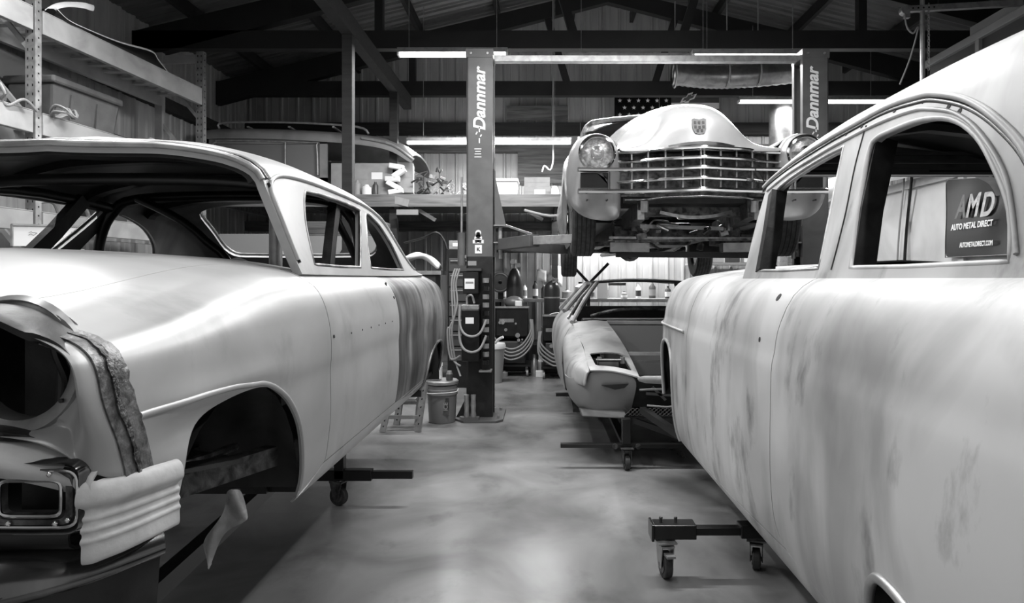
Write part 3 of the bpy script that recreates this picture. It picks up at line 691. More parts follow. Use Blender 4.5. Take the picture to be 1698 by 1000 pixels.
bm = B(); bar(bm, (-1.25, 4.09, .52), (-1.15, 1.5, .45), .05, .06); bar(bm, (-1.15, 1.5, .45), (-1.15, 1.55, .8), .05, .05); obj('long_brace', bm, 'black', st)
bm = B(); bar(bm, (-1.05, 1.55, .2), (-1.05, 1.55, .80), .06, .06); obj('front_upright', bm, 'black', st); bm = bx(-2.4, -.78, 1.52, 1.58, .17, .23); obj('front_crossbar', bm, 'black', st)
caster(st, (-1.26, 4.1, 0), .058, 1.2); caster(st, (-2.3, 4.1, 0), .058, 1.2); caster(st, (-1.2, 1.55, 0), .058, .3); caster(st, (-2.3, 1.55, 0), .058)
# ------------------------------------------------------------------ RIGHT CAR
RC = 1.73; RV = 2.36
_rk = [.36, .40, .47, .60, .80, 1.0, 1.08, 1.10, 1.12, 1.2, 1.28, 1.34, 1.38, 1.42, 1.47, 1.55, 1.7, 1.95, 2.36]
_rd = pch(_rk, [.085, .05, .026, .006, -.002, .0, .002, .004, .010, .022, .048, .078, .108, .150, .205, .29, .44, .66, .93])
_rz = pch(_rk, [.36, .40, .47, .60, .80, 1.0, 1.08, 1.10, 1.12, 1.2, 1.278, 1.335, 1.368, 1.395, 1.412, 1.428, 1.45, 1.475, 1.49])
def RS(u, v):
    u = np.asarray(u, float); v = np.asarray(v, float); ref = v > RV; vv = np.where(ref, 2*RV-v, v)
    d = _rd(vv); z = _rz(vv); fr = np.clip(1-d/.93, 0, 1); top = sstep(1.15, 1.42, vv)
    # fender nose far away
    nose = np.clip((u-4.42)/.46, 0, 1)
    d = d+fr*(.03*np.clip((u-3.7)/1.2, 0, 1)**2+.20*nose**2.6); z = z-top*.075*nose**2
    hip = np.exp(-((u-1.0)/.75)**2)*np.exp(-((vv-.85)/.32)**2); d = d-.055*hip*sstep(2.25, 1.6, u) if False else d-.05*hip*(1-sstep(1.5, 2.2, u))
    # crown of the belt in front of the door, small bead on the front fender
    bead = sstep(3.72, 3.75, u)*np.exp(-((vv-1.10)/.012)**2); d = d-.008*bead
    tail = np.clip((.5-u)/.9, 0, 1); z = z-top*.35*tail**2; d = d+fr*.25*tail**2.5
    x = RC-.93+d
    return np.where(ref, 2*RC-x, x), u, z
RCEN = (RC, 2.4, .95)
rc = thing('sanded_car_body', 'large sanded pale car body filling the right side, arched quarter window, facing away', 'car', (RC, 2.4, .3))
def rpan(name, o, h=(), m='primer2', hh=.025, both=True, **k): return panel(name, RS, o, h, hh, m, rc, .008, RCEN, RC, both=both, **k)
fa = sm2([(4.10, .40), (4.09, .6), (4.11, .84), (4.19, .96), (4.33, 1.0), (4.48, .97), (4.57, .87), (4.61, .74), (4.62, .60)], 5)
def seam(pts): return sm2(pts, 6)
fs = seam([(3.70, 1.55), (3.70, 1.3), (3.70, .9), (3.70, .6), (3.68, .435)])
rs_ = seam([(2.33, 1.49), (2.33, 1.3), (2.33, .9), (2.33, .62), (2.30, .52), (2.25, .485)])
sh = lambda p, k: [(a+k, b) for a, b in p]
rpan('front_fender', sh(fs, .003)+[(3.70, .37)]+fa+[(4.82, .66), (4.87, .9), (4.88, 1.2), (4.87, 1.6), (3.703, 1.6)])
rpan('door', sh(fs, -.003)[::1]+[(3.0, .44), (2.5, .47)]+sh(rs_[::-1], .003)+[(2.6, 1.47), (3.3, 1.475)])
qa = sm2([(1.60, .40), (1.61, .58), (1.585, .66), (1.54, .705), (1.47, .715), (1.35, .70), (1.15, .665), (.9, .60), (.8, .45)], 5)
rpan('quarter_panel', sh(rs_, -.003)+[(1.9, .44)]+qa+[(.78, .40), (-.3, .48), (-.4, .8), (-.4, 1.3), (.3, 1.5), (1.2, 1.465), (2.1, 1.465)], hh=.03)
rpan('rocker_panel', [(3.70, .372), (1.60, .365), (1.60, .44), (2.25, .478), (2.5, .462), (3.0, .432), (3.68, .428)], hh=.02)
rpan('hood', [(3.4, 1.605), (4.87, 1.605), (4.92, RV), (4.87, 2*RV-1.605), (3.4, 2*RV-1.605)], hh=.05, both=False)
rpan('cowl', [(3.15, 1.48), (3.395, 1.55), (3.395, 2*RV-1.55), (3.15, 2*RV-1.48), (3.2, RV)], hh=.05, both=False)
rpan('cowl_side', [(3.14, 1.479), (3.3, 1.4785), (3.695, 1.5), (3.695, 1.602), (3.41, 1.602), (3.39, 1.545)], hh=.04)
rpan('trunk_lid', [(-.4, 1.35), (.3, 1.505), (.6, 1.49), (.6, 2*RV-1.49), (.3, 2*RV-1.505), (-.4, 2*RV-1.35)], hh=.05, both=False)
for nm, u in (('nose_panel', 4.875), ('tail_panel', -.395)):
    vs = np.linspace(.55, RV, 20); xa, ya, za = RS(np.full(20, u), vs)
    bm = B(); grid(bm, [[(xa[i]+(2*RC-2*xa[i])*t, u, za[i]) for t in np.linspace(0, 1, 10)] for i in range(20)]); obj(nm, bm, 'primer2', rc, smooth=True)
lines('fender_bead', RS, [sm2([(3.76, 1.10), (4.2, 1.10), (4.6, 1.10), (4.84, 1.11)], 4)], .007, 'primer2', rc, RC, .001, RCEN)
lines('wheel_arch_lip', RS, [fa], .011, 'primer2', rc, RC, .003, RCEN); lines('rear_arch_lip', RS, [qa], .013, 'galv', rc, RC, .003, RCEN)
for nm, rn, wd in (('hairline_crack', seam([(2.52, 1.25), (2.54, 1.15), (2.56, 1.08)]), .003), ('hairline_crack', seam([(1.99, 1.2), (1.96, 1.05)]), .0015)):
    pass
# dark specks: handle holes
bm = B()
for u, v, a, b in ((2.46, 1.335, .02, .016), (2.50, 1.17, .014, .010)):
    p, q = onS(RS, [(u, v), (u+.001, v)], 0, cen=RCEN)[:2]
    e = 1e-3; P = [np.array([float(c) for c in RS(np.array([uu]), np.array([vv]))]) for uu, vv in ((u, v), (u+e, v), (u, v+e))]
    n = np.cross(P[1]-P[0], P[2]-P[0]); n /= np.linalg.norm(n); n *= -1 if n[0] > 0 else 1
    cyl(bm, Vector(P[0])-Vector(n)*.002, Vector(P[0])+Vector(n)*.0012, b, n=14)
obj('handle_hole', bm, 'blackmatte', rc)
# greenhouse
_qw = [1.385, 1.415, 1.60, 1.75, 1.88, 1.93, 1.96, 2.02, 2.10, 2.25, 2.62]; QW = 2.62
_qd = pch(_qw, [.16, .17, .222, .264, .305, .322, .338, .375, .45, .60, .93]); _qz = pch(_qw, [1.385, 1.415, 1.60, 1.75, 1.88, 1.93, 1.96, 2.01, 2.055, 2.11, 2.165])
_qk = pch([-.2, .1, .5, .9, 1.3, 1.7, 2.1, 2.5, 2.9, 3.2, 3.4], [.02, .12, .48, .78, .93, .985, 1.0, .995, .96, .90, .85])
def RG(u, w):
    u = np.asarray(u, float); w = np.asarray(w, float); ref = w > QW; ww = np.where(ref, 2*QW-w, w)
    d = _qd(ww); z = 1.415+(_qz(ww)-1.415)*_qk(u); x = RC-.93+d; c = d/.93
    return np.where(ref, 2*RC-x, x), u+.12*c*c*sstep(2.6, 3.4, u), z
def qz(Y, Z): return (Y, 1.415+(Z-1.415)/max(.05, float(_qk(Y))))
Q1 = sm2([qz(*p) for p in ((2.99, 1.435), (3.04, 1.62), (3.10, 1.79), (3.10, 1.815), (3.0, 1.84), (2.75, 1.87), (2.47, 1.885), (2.44, 1.87), (2.40, 1.70), (2.35, 1.435))], 3)+[qz(2.7, 1.432)]
Q2 = sm2([qz(*p) for p in ((2.11, 1.435), (2.17, 1.62), (2.22, 1.82), (2.20, 1.865), (2.1, 1.872), (1.94, 1.866), (1.78, 1.83), (1.64, 1.755), (1.53, 1.655), (1.44, 1.55), (1.39, 1.435))], 4)+[qz(1.8, 1.432)]
def mq(p): return [(a, 2*QW-b) for a, b in p]
hf = [(.12, 1.42), (.6, 1.42), (1.2, 1.40), (3.20, 1.40), (3.24, 1.60), (3.27, 1.80), (3.30, 1.95), (3.31, QW)]
outq = hf+[(a, 2*QW-b) for a, b in hf[::-1][1:]]
bq = sm2([(.35, 2.15), (.85, 2.12), (.95, QW), (.85, 2*QW-2.12), (.35, 2*QW-2.15), (.28, QW)], 5, True)
panel('roof_shell', RG, outq, [Q1, Q2, mq(Q1), mq(Q2), bq], .028, 'primer2', rc, .03, (RC, 1.9, 1.3), None, m2='headliner')
QC = (RC, 1.9, 1.3)
drip = sm2([qz(*p) for p in ((3.34, 1.86), (3.2, 1.895), (2.9, 1.93), (2.43, 1.958), (2.2, 1.965), (1.99, 1.945), (1.89, 1.925), (1.72, 1.863), (1.56, 1.772), (1.42, 1.66), (1.30, 1.50))], 5)
lines('drip_rail', RG, [drip], .010, 'primer2', rc, RC, .004, QC)
def offp(pts, k): return [(a, b-k) for a, b in pts]
lines('drip_groove', RG, [offp(drip, .017)], .008, 'black', rc, RC, -.0025, QC)
fl1 = sm2([qz(*p) for p in ((3.25, 1.83), (3.0, 1.87), (2.7, 1.895), (2.43, 1.91), (2.2, 1.915), (2.0, 1.905), (1.9, 1.885), (1.75, 1.835), (1.61, 1.75), (1.47, 1.62), (1.37, 1.45))], 5)
lines('window_flange', RG, [fl1], .006, 'primer2', rc, RC, .003, QC)
bm = B()
for u, z in ((2.46, 1.937), (2.34, 1.938), (2.12, 1.938), (1.95, 1.922), (1.80, 1.868), (1.74, 1.838)):
    a = qz(u, z); P = [np.array([float(c) for c in RG(np.array([uu]), np.array([vv]))]) for uu, vv in ((a[0], a[1]), (a[0]+1e-3, a[1]), (a[0], a[1]+1e-3))]
    n = np.cross(P[1]-P[0], P[2]-P[0]); n /= np.linalg.norm(n); n *= -1 if n[0] > 0 else 1
    cyl(bm, Vector(P[0])-Vector(n)*.004, Vector(P[0])+Vector(n)*.0015, .009, n=10)
obj('flange_hole', bm, 'blackmatte', rc)
lines('window_channel', RG, [Q1], .009, 'galv', rc, RC, -.006, QC, closed=True); lines('window_channel', RG, [Q2], .009, 'primer2', rc, RC, -.006, QC, closed=True)
lines('pillar_seam', RG, [sm2([qz(2.30, 1.93), qz(2.285, 1.8), qz(2.25, 1.62), qz(2.24, 1.43)], 4)], .0035, 'blackmatte', rc, RC, .0, QC)
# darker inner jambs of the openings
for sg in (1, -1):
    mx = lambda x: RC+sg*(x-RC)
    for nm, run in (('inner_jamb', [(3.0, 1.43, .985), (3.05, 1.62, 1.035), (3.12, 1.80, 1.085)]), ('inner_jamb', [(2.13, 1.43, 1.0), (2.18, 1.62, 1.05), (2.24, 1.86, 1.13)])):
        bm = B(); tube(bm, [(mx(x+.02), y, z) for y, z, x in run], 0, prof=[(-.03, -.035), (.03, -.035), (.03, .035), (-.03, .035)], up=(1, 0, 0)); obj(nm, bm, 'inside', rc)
# windshield header, roof bows, dash, floor
bm = B(); p = onS(RG, [(3.27, b) for b in np.linspace(1.9, 2*QW-1.9, 30)], -.05, cen=QC); tube(bm, p, 0, prof=[(-.05, -.03), (.05, -.03), (.05, .03), (-.05, .03)]); obj('windshield_header', bm, 'headliner', rc, smooth=False)
bm = B()
bar(bm, (1.17, 3.2, 1.915), (2.29, 3.2, 1.915), .05, .035); obj('header_panel', bm, 'midgrey', rc, label='slotted grey header panel'); bm = B()
for a, b in ((1.2, 1.55), (1.85, 2.25)): box(bm, ((a+b)/2, 3.174, 1.915), (b-a, .003, .008))
obj('header_slot', bm, 'blackmatte', rc)
_hp = onS(RG, [(3.24, b) for b in np.linspace(1.90, 2*QW-1.90, 30)], -.035, cen=QC); _hp = [Vector((p.x, 3.255, p.z)) for p in _hp if p.z > 1.915]
bm = B(); prism(bm, [(_hp[0].x, 3.255, 1.90)]+_hp+[(_hp[-1].x, 3.255, 1.90)], (0, .012, 0)); obj('header_sheet', bm, 'headliner', rc)
for z_, w_ in ((1.97, .03), (2.01, .02)):
    bm = B(); bar(bm, (1.22, 3.235, z_), (2.24, 3.235, z_), w_, .016); obj('header_rib', bm, 'midgrey', rc)
for u in (1.2, 1.7, 2.15, 2.6, 2.95):
    bm = B(); p = onS(RG, [(u, b) for b in np.linspace(1.92, 2*QW-1.92, 30)], -.045, cen=QC); tube(bm, p, 0, prof=[(-.03, -.02), (.03, -.02), (.03, .012), (-.03, .012)]); obj('roof_bow', bm, 'headliner', rc)
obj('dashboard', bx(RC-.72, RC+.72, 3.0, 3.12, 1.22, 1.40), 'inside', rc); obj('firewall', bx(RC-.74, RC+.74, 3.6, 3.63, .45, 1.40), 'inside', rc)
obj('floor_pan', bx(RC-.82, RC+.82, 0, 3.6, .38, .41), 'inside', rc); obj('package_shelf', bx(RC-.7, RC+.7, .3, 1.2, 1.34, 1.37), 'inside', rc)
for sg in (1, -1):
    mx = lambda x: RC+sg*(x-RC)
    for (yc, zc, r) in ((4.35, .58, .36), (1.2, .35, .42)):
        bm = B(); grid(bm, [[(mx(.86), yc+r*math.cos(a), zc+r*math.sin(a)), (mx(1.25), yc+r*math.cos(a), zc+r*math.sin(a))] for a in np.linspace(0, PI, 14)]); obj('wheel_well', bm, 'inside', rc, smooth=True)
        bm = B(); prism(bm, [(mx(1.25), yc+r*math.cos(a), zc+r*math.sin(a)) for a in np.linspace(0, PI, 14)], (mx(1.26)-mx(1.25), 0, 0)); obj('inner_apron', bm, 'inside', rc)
    bm = B(); bar(bm, (mx(1.2), 0, .36), (mx(1.2), 4.6, .40), .08, .10); obj('frame_rail', bm, 'black', rc)
# caster cart under it
rt_ = thing('body_cart', 'black steel body cart on two visible casters under the right car', 'cart', (1.1, 3.15, 0))
obj('crossbar', bx(.66, 2.6, 3.12, 3.17, .19, .225), 'black', rt_, bevel=.003)
obj('outer_sleeve', bx(.52, .72, 3.10, 3.19, .178, .245), 'black', rt_, bevel=.004); obj('inner_sleeve', bx(.93, 1.15, 3.105, 3.185, .18, .24), 'black', rt_, bevel=.004)
obj('end_cap', bx(.508, .521, 3.09, 3.20, .172, .25), 'black', rt_, bevel=.003)
bm = B()
for x in (.56, .63): cyl(bm, (x, 3.145, .245), (x, 3.145, .262), .007, n=8); sph(bm, (x, 3.145, .265), .009, 8)
obj('clamp_bolt', bm, 'engine', rt_, smooth=True)
caster(rt_, (.575, 3.11, 0), .062, .15, True); caster(rt_, (1.03, 3.2, 0), .050, -.3); caster(rt_, (2.5, 3.15, 0), .055)
bm = B(); bar(bm, (1.25, 3.15, .2), (1.25, 3.15, .37), .06, .06); bar(bm, (2.2, 3.15, .2), (2.2, 3.15, .37), .06, .06); obj('upright', bm, 'black', rt_)
bm = B(); bar(bm, (.72, 4.8, .45), (1.2, 3.6, .24), .045, .045); obj('brace', bm, 'black', rt_)
# ------------------------------------------------------------------ two-post lift
def post(name, label, x0, sg, logo_y):
    """x0 = outer edge; sg = +1 when the open side faces right"""
    x1 = x0+sg*.264; t = thing(name, label, 'lift post', ((x0+x1)/2, 6.74, 0), group=None)
    bm = B(); xa, xb = min(x0, x1), max(x0, x1); z0, z1 = .02, 3.69; inn = x1
    pts = [(x0, 6.62), (x0+sg*.02, 6.60), (inn-sg*.0, 6.60), (inn, 6.61), (inn, 6.66), (inn-sg*.012, 6.66), (inn-sg*.012, 6.612), (x0+sg*.03, 6.612), (x0+sg*.012, 6.63), (x0+sg*.012, 6.87), (inn-sg*.012, 6.87), (inn-sg*.012, 6.83), (inn, 6.83), (inn, 6.885), (x0, 6.885)]
    prism(bm, [(a, b, 1.62) for a, b in pts], (0, 0, z1-1.62)); obj('column', bm, 'liftgrey', t)
    bm = B(); prism(bm, [(a, b, z0) for a, b in pts], (0, 0, 1.62-z0)); obj('column_foot', bm, 'liftdark' if sg > 0 else 'liftgrey', t, label='grimy blackened lower column' if sg > 0 else None)
    bm = B(); cx = (x0+x1)/2
    P = [(cx-.24, 6.55), (cx-.14, 6.42), (cx+.18, 6.42), (cx+.24, 6.50), (cx+.24, 7.05), (cx-.24, 7.05)]
    prism(bm, [(a, b, .0) for a, b in P], (0, 0, .022)); obj('base_plate', bm, 'liftgrey', t, bevel=.003)
    for a, b in ((cx-.17, 6.50), (cx-.02, 6.48), (cx+.19, 6.56), (cx+.19, 6.95)):
        bm = B(); cyl(bm, (a, b, .02), (a, b, .05), .014, n=8); obj('anchor_bolt', bm, 'galv', t)
    bm = B(); prism(bm, [(x0, 6.60, .02), (x0-sg*.10, 6.60, .02), (x0, 6.60, .22)], (0, .012, 0)); obj('foot_gusset', bm, 'liftdark', t)
    bm = bx(xa-.004, xb+.004, 6.595, 6.89, 3.60, 3.69); obj('top_cap', bm, 'liftgrey', t, bevel=.004)
    for a in (xa+.05, xb-.05):
        bm = B(); cyl(bm, (a, 6.585, 3.64), (a, 6.60, 3.64), .012, n=8); obj('cap_bolt', bm, 'galv', t)
    m = frame((cx+.005 if sg > 0 else cx-.03, 6.5965, 1.4+(462-logo_y)*.006), (0, 0, 1), (-1, 0, 0))
    text('lettering', 'Dannmar', .165, 'inkw', m, t, shear=.25)
    zz = 1.4+(462-logo_y)*.006
    bm = B()
    for a, b, c in ((-.30, .0, .05), (-.335, -.028, .03), (-.36, .015, .025), (-.41, .0, .05)): box(bm, (cx+b, 6.5965, zz+a), (.012, .002, c), Matrix.Rotation(.5 if b else 0, 4, 'Y'))
    obj('logo_mark', bm, 'inkw', t)
    return t
lp = post('lift_post', 'grey lift post standing on the floor at left of the raised car', -.762, 1, 165)
for k, (z, wd) in enumerate(((2.69, .07), (2.665, .055), (2.64, .065), (2.61, .07))): obj('data_label', bx(-.645-wd/2, -.645+wd/2, 6.596, 6.599, z-.004, z+.004), 'white', lp)
bm = B(); bx(-.700, -.585, 6.588, 6.599, 1.755, 1.87, bm)
# cog-shaped emblem decal and the small notice under it
bm.free(); bm = B()
for z, r in ((1.855, .03), (1.80, .04), (1.83, .028)): cyl(bm, (-.642, 6.5965, z), (-.642, 6.5985, z), r, n=10)
box(bm, (-.642, 6.5975, 1.768), (.11, .002, .035)); obj('white_decal', bm, 'white', lp)
bm = B()
for a, b, c, d in ((0, 1.86, .03, .006), (-.012, 1.845, .008, .02), (.012, 1.845, .008, .02), (0, 1.80, .05, .006), (0, 1.815, .02, .006), (-.02, 1.768, .02, .02), (.02, 1.768, .02, .02)): box(bm, (-.642+a, 6.594, b), (c, .002, d))
obj('decal_print', bm, 'ink', lp)
obj('notice', bx(-.675, -.605, 6.5955, 6.599, 1.65, 1.735), 'paper', lp); text('notice_text', 'K', .05, 'ink', frame((-.64, 6.594, 1.69), (1, 0, 0), (0, 0, 1)), lp)
obj('label_strip', bx(-.745, -.66, 6.5955, 6.599, 1.53, 1.575), 'grey', lp)
rp = post('lift_post', 'grey lift post at right, behind the sanded car body roof', 2.85, -1, 165)
tag(obj('lift_crossbar', bx(-.49, 2.58, 6.72, 6.80, 3.60, 3.665), 'galv', bevel=.004), 'grey steel crossbar joining the tops of both lift posts', 'beam')
# carriage and arms
for sg, xi in ((1, -.498), (-1, 2.586)):
    t = thing('lift_carriage', 'grey lift carriage with swing arms on the %s post' % ('left' if sg > 0 else 'right'), 'lift carriage', (xi, 6.75, 1.7))
    X = lambda a: xi+sg*a
    obj('slide', bx(X(-.10), X(.012), 6.67, 6.82, 1.62, 2.5), 'liftdark', t)
    bm = B(); prism(bm, [(X(.014), 6.63, 2.46), (X(.13), 6.63, 1.93), (X(.02), 6.63, 1.9)], (0, .01, 0)); obj('guard_flap', bm, 'liftgrey', t)
    bm = B(); box(bm, (X(.075), 6.70, 1.93), (.13, .2, .012)); box(bm, (X(.075), 6.70, 1.76), (.13, .2, .012)); obj('arm_bracket', bm, 'galv', t)
    bm = B(); cyl(bm, (X(.07), 6.66, 1.60), (X(.07), 6.66, 1.96), .022, n=14); obj('pivot_pin', bm, 'galv', t, smooth=True)
    bm = B(); bar(bm, (X(.10), 6.62, 1.74), (X(.42), 6.2, 1.755), .12, .11); obj('front_arm', bm, 'liftgrey', t, bevel=.004)
    bm = B(); bar(bm, (X(.42), 6.2, 1.755), (X(.85), 6.05, 1.765), .08, .08); obj('front_arm_extension', bm, 'galv', t, bevel=.003)
    bm = B(); bar(bm, (X(.12), 6.8, 1.74), (X(.75), 8.1, 1.755), .12, .11); obj('rear_arm', bm, 'liftgrey', t, bevel=.004)
    bm = B(); bar(bm, (X(.13), 6.6, 1.93), (X(.40), 6.32, 1.82), .012, .02); obj('arm_brace', bm, 'galv', t)
    for px, py in ((X(.82), 6.06), (X(.74), 8.08)):
        bm = B(); cyl(bm, (px, py, 1.78), (px, py, 1.83), .05, n=18); obj('lift_pad', bm, 'rubber', t, smooth=True)
# equipment hung on the left post
pu = thing('hydraulic_power_unit', 'black hydraulic power unit hung on the left lift post, hoses looped in front', 'power unit', (-.68, 6.5, .6))
obj('reservoir', bx(-.785, -.615, 6.40, 6.59, .60, 1.10), 'black', pu, bevel=.008); obj('motor_top', bx(-.79, -.62, 6.42, 6.58, 1.10, 1.145), 'galv', pu, bevel=.004)
obj('reservoir_label', bx(-.745, -.665, 6.394, 6.399, .965, 1.025), 'paper', pu)
bm = B(); tube(bm, [(-.74, 6.5, 1.145), (-.74, 6.48, 1.22), (-.69, 6.46, 1.235), (-.67, 6.48, 1.16)], .011, sm=4); obj('valve_pipe', bm, 'galv', pu, smooth=True)
for k, (dz, r) in enumerate(((0, .012), (-.15, .012))):
    bm = B(); tube(bm, [(-.80, 6.40, 1.15+dz), (-.80, 6.38, .98+dz), (-.76, 6.36, .88+dz), (-.68, 6.35, .845+dz), (-.60, 6.36, .88+dz), (-.545, 6.40, 1.0+dz)], r, sm=5); obj('looped_hose', bm, 'hose', pu, smooth=True)
cb = thing('control_box', 'black control box with pale label, above the power unit on the left post', 'control box', (-.70, 6.5, 1.26))
obj('case', bx(-.78, -.625, 6.46, 6.595, 1.25, 1.47), 'black', cb, bevel=.01); obj('label', bx(-.76, -.665, 6.45, 6.459, 1.30, 1.40), 'paper', cb); obj('label_print', bx(-.75, -.675, 6.446, 6.449, 1.355, 1.37), 'grey', cb)
obj('lid', bx(-.79, -.60, 6.45, 6.595, 1.475, 1.50), 'plasticd', cb)
ls = thing('adapter_rack', 'upright rack of stacked silver adapters on the left lift post', 'rack', (-.56, 6.5, .52))
obj('rail', bx(-.60, -.52, 6.52, 6.59, .50, 1.45), 'black', ls)
for k in range(11):
    z = .56+k*.08; bm = B(); cyl(bm, (-.555, 6.47, z), (-.555, 6.47, z+.045), .032, n=12); obj('stacked_adapter', bm, 'galv' if k % 3 else 'black', ls, smooth=True, sharp=.8)
obj('foot_tray', bx(-.62, -.50, 6.44, 6.59, .49, .505), 'galv', ls)
for k, x in enumerate((-.74, -.675)):
    bm = B(); lathe(bm, [(0, .0), (.026, 0), (.028, .02), (.022, .06), (.026, .12), (.022, .17), (.026, .215), (0, .22)], (0, 0, 0), 16)
    for v in bm.verts: v.co += Vector((x, 6.45, .055))
    tag(obj('lift_pad_adapter', bm, 'galv', smooth=True), 'tall silver adapter cup on the base of the left post, %s of the pair' % ('left' if k == 0 else 'right'), 'lift adapter', 'adapters on the post base')
tag(obj('adapter_shelf', bx(-.79, -.62, 6.42, 6.50, .022, .054), 'liftgrey'), 'small grey ledge under the two silver adapters', 'ledge')
hc_ = thing('hydraulic_cylinder', 'slim vertical grey hydraulic cylinder and rod left of the left lift post', 'cylinder', (-.80, 6.68, 1.55))
bm = B(); cyl(bm, (-.815, 6.66, 1.53), (-.815, 6.66, 1.86), .040, n=18); obj('barrel', bm, 'midgrey', hc_, smooth=True, sharp=.8)
bm = B(); cyl(bm, (-.815, 6.66, 1.86), (-.812, 6.66, 2.42), .011, n=10); obj('rod', bm, 'galv', hc_, smooth=True)
bm = B(); box(bm, (-.78, 6.66, 1.62), (.06, .04, .03)); obj('clamp', bm, 'galv', hc_)
bm = B()
for k in range(3):
    dx = k*.022
    tube(bm, [(-.83-dx, 6.62, 1.5), (-.86-dx, 6.58, 1.35), (-.84-dx, 6.52, 1.15-.1*k), (-.89-dx, 6.5, .9), (-.86-dx, 6.5, .62), (-.80, 6.45, .45+.1*k)], .009, sm=5)
obj('hose', bm, 'hose', hc_, smooth=True)
# bucket, step stool
bk = thing('bucket', 'grey five-gallon plastic bucket on the floor left of the lift post', 'bucket', (-.98, 6.47, 0)); bc = (-.985, 6.50, 0)
bm = B(); lathe(bm, [(0, .003), (.125, .003), (.130, .02), (.143, .27), (.152, .275), (.152, .285), (.145, .288), (.147, .31), (.154, .312), (.154, .325), (.146, .33), (.148, .36), (.15, .365), (0, .365)], bc, 32); obj('pail', bm, 'plastic', bk, smooth=True, sharp=.5)
bm = B(); lathe(bm, [(.0, .372), (.14, .372), (.158, .375), (.160, .40), (.15, .41), (0, .405)], bc, 32); obj('lid', bm, 'galv', bk, smooth=True, sharp=.5)
bm = B(); tube(bm, [(-1.14, 6.5, .32), (-1.12, 6.37, .30), (-.98, 6.33, .305), (-.84, 6.38, .31), (-.83, 6.5, .32)], .005, sm=5); obj('handle', bm, 'white', bk, smooth=True)
bm = B(); 
obj('label', bx(-.96, -.90, 6.368, 6.375, .09, .25), 'darkchrome', bk); text('label_text', 'ICE', .055, 'grey', frame((-.93, 6.366, .17), (0, 0, 1), (-1, 0, 0)), bk)
jg = thing('plastic_jug', 'white plastic jug standing on the bucket lid', 'jug', (-1.05, 6.5, .41))
bm = B(); bx(-1.13, -.99, 6.44, 6.56, .412, .545, bm); obj('body', bm, 'white', jg, bevel=.02); bm = B(); cyl(bm, (-1.0, 6.5, .545), (-1.0, 6.5, .575), .02, n=12); obj('cap', bm, 'white', jg)
cn = thing('spray_can', 'small dark-labelled can beside the white jug on the bucket', 'can', (-.90, 6.46, .41))
bm = B(); cyl(bm, (-.91, 6.47, .413), (-.91, 6.47, .47), .034, n=16); obj('can_body', bm, 'plasticd', cn, smooth=True, sharp=.8); bm = B(); cyl(bm, (-.91, 6.47, .47), (-.91, 6.47, .50), .030, .022, n=16); obj('can_top', bm, 'galv', cn)
ss = thing('step_stool', 'low perforated steel stool half hidden behind the left car', 'stool', (-1.23, 6.1, 0))
for x, y in ((-1.44, 6.1), (-1.12, 6.1), (-1.40, 6.4), (-1.20, 6.42)):
    bm = B(); bar(bm, (x-.02 if y < 6.2 else x, y-.05, 0), (x+.03, y+.03, .44 if x > -1.3 else .30), .065, .02); leg = obj('leg', bm, 'galv', ss)
    bm = B()
    for k in range(1, 6):
        q = k/6; cyl(bm, (x-.02+.05*q if y < 6.2 else x+.03*q, y-.064+.08*q, (.44 if x > -1.3 else .3)*q), (x-.02+.05*q if y < 6.2 else x+.03*q, y-.052+.08*q, (.44 if x > -1.3 else .3)*q), .009, n=8)
    obj('leg_hole', bm, 'blackmatte', leg)
bm = B(); bar(bm, (-1.44, 6.08, .13), (-1.10, 6.08, .13), .03, .03); obj('front_rung', bm, 'galv', ss); bm = B(); bar(bm, (-1.42, 6.42, .2), (-1.18, 6.42, .2), .03, .03); obj('rear_rung', bm, 'galv', ss)
obj('tread', bx(-1.42, -1.17, 6.10, 6.40, .27, .295), 'galv', ss, bevel=.003); obj('top_tread', bx(-1.42, -1.17, 6.12, 6.40, .425, .445), 'galv', ss, bevel=.003)
# ------------------------------------------------------------------ car on the lift (classic with egg-crate grille)
KC = 1.18
kc = thing('raised_classic_car', 'silver classic car with wide chrome grille and two headlights, raised on the lift', 'car', (KC, 7.2, 1.45))
CENS[kc.name] = (KC, 7.0, 2.1)
def kx(o, s=1): return KC-s*o
hs = [(0, 1.0), (.10, .985), (.19, .90), (.27, .70), (.34, .40), (.40, .18), (.48, .06), (.60, 0)]   # bell section (offset, height fraction)
rows = []
for Y, b, hgt, ws, sag in ((4.955, 2.350, .0, 1.0, 0), (4.965, 2.375, .015, 1.0, .0), (4.99, 2.385, .10, 1.0, .0), (5.03, 2.39, .22, 1.0, 0), (5.10, 2.395, .31, 1.0, 0), (5.22, 2.40, .37, 1.03, 0), (5.45, 2.42, .42, 1.30, 0), (5.8, 2.45, .45, 1.60, 0), (6.2, 2.48, .46, 1.78, 0), (6.6, 2.50, .47, 1.85, 0)):
    wsc = ws; r = []
    for o, f in hs:
        oo = o*wsc if o < .5 else max(o, min(.86, o*wsc)); vee = .06*max(0, 1-o/.6) if Y < 5.1 else 0
        r.append((kx(oo), Y-vee+.0, b+hgt*f))
    rows.append(r)
loft('hood', rows, 'caddy', kc, .012, 2, mirror=KC, m2='inside')
def radial(name, E, hc, R, prof, m, parent, ybase, sub=1, flip=False):
    rows = []
    for t, dy in prof:
        r = []
        for p in E:
            a = math.atan2(p[2]-hc[2], p[0]-hc[0]); q = (hc[0]+R*math.cos(a), hc[2]+R*math.sin(a)); yy = p[1]+(ybase-p[1])*float(sstep(0, .7, t))-dy
            r.append((p[0]+(q[0]-p[0])*t, yy, p[2]+(q[1]-p[2])*t))
        rows.append(r)
    return loft(name, rows, m, parent, .01, sub, closed=True, flip=flip, m2='inside')
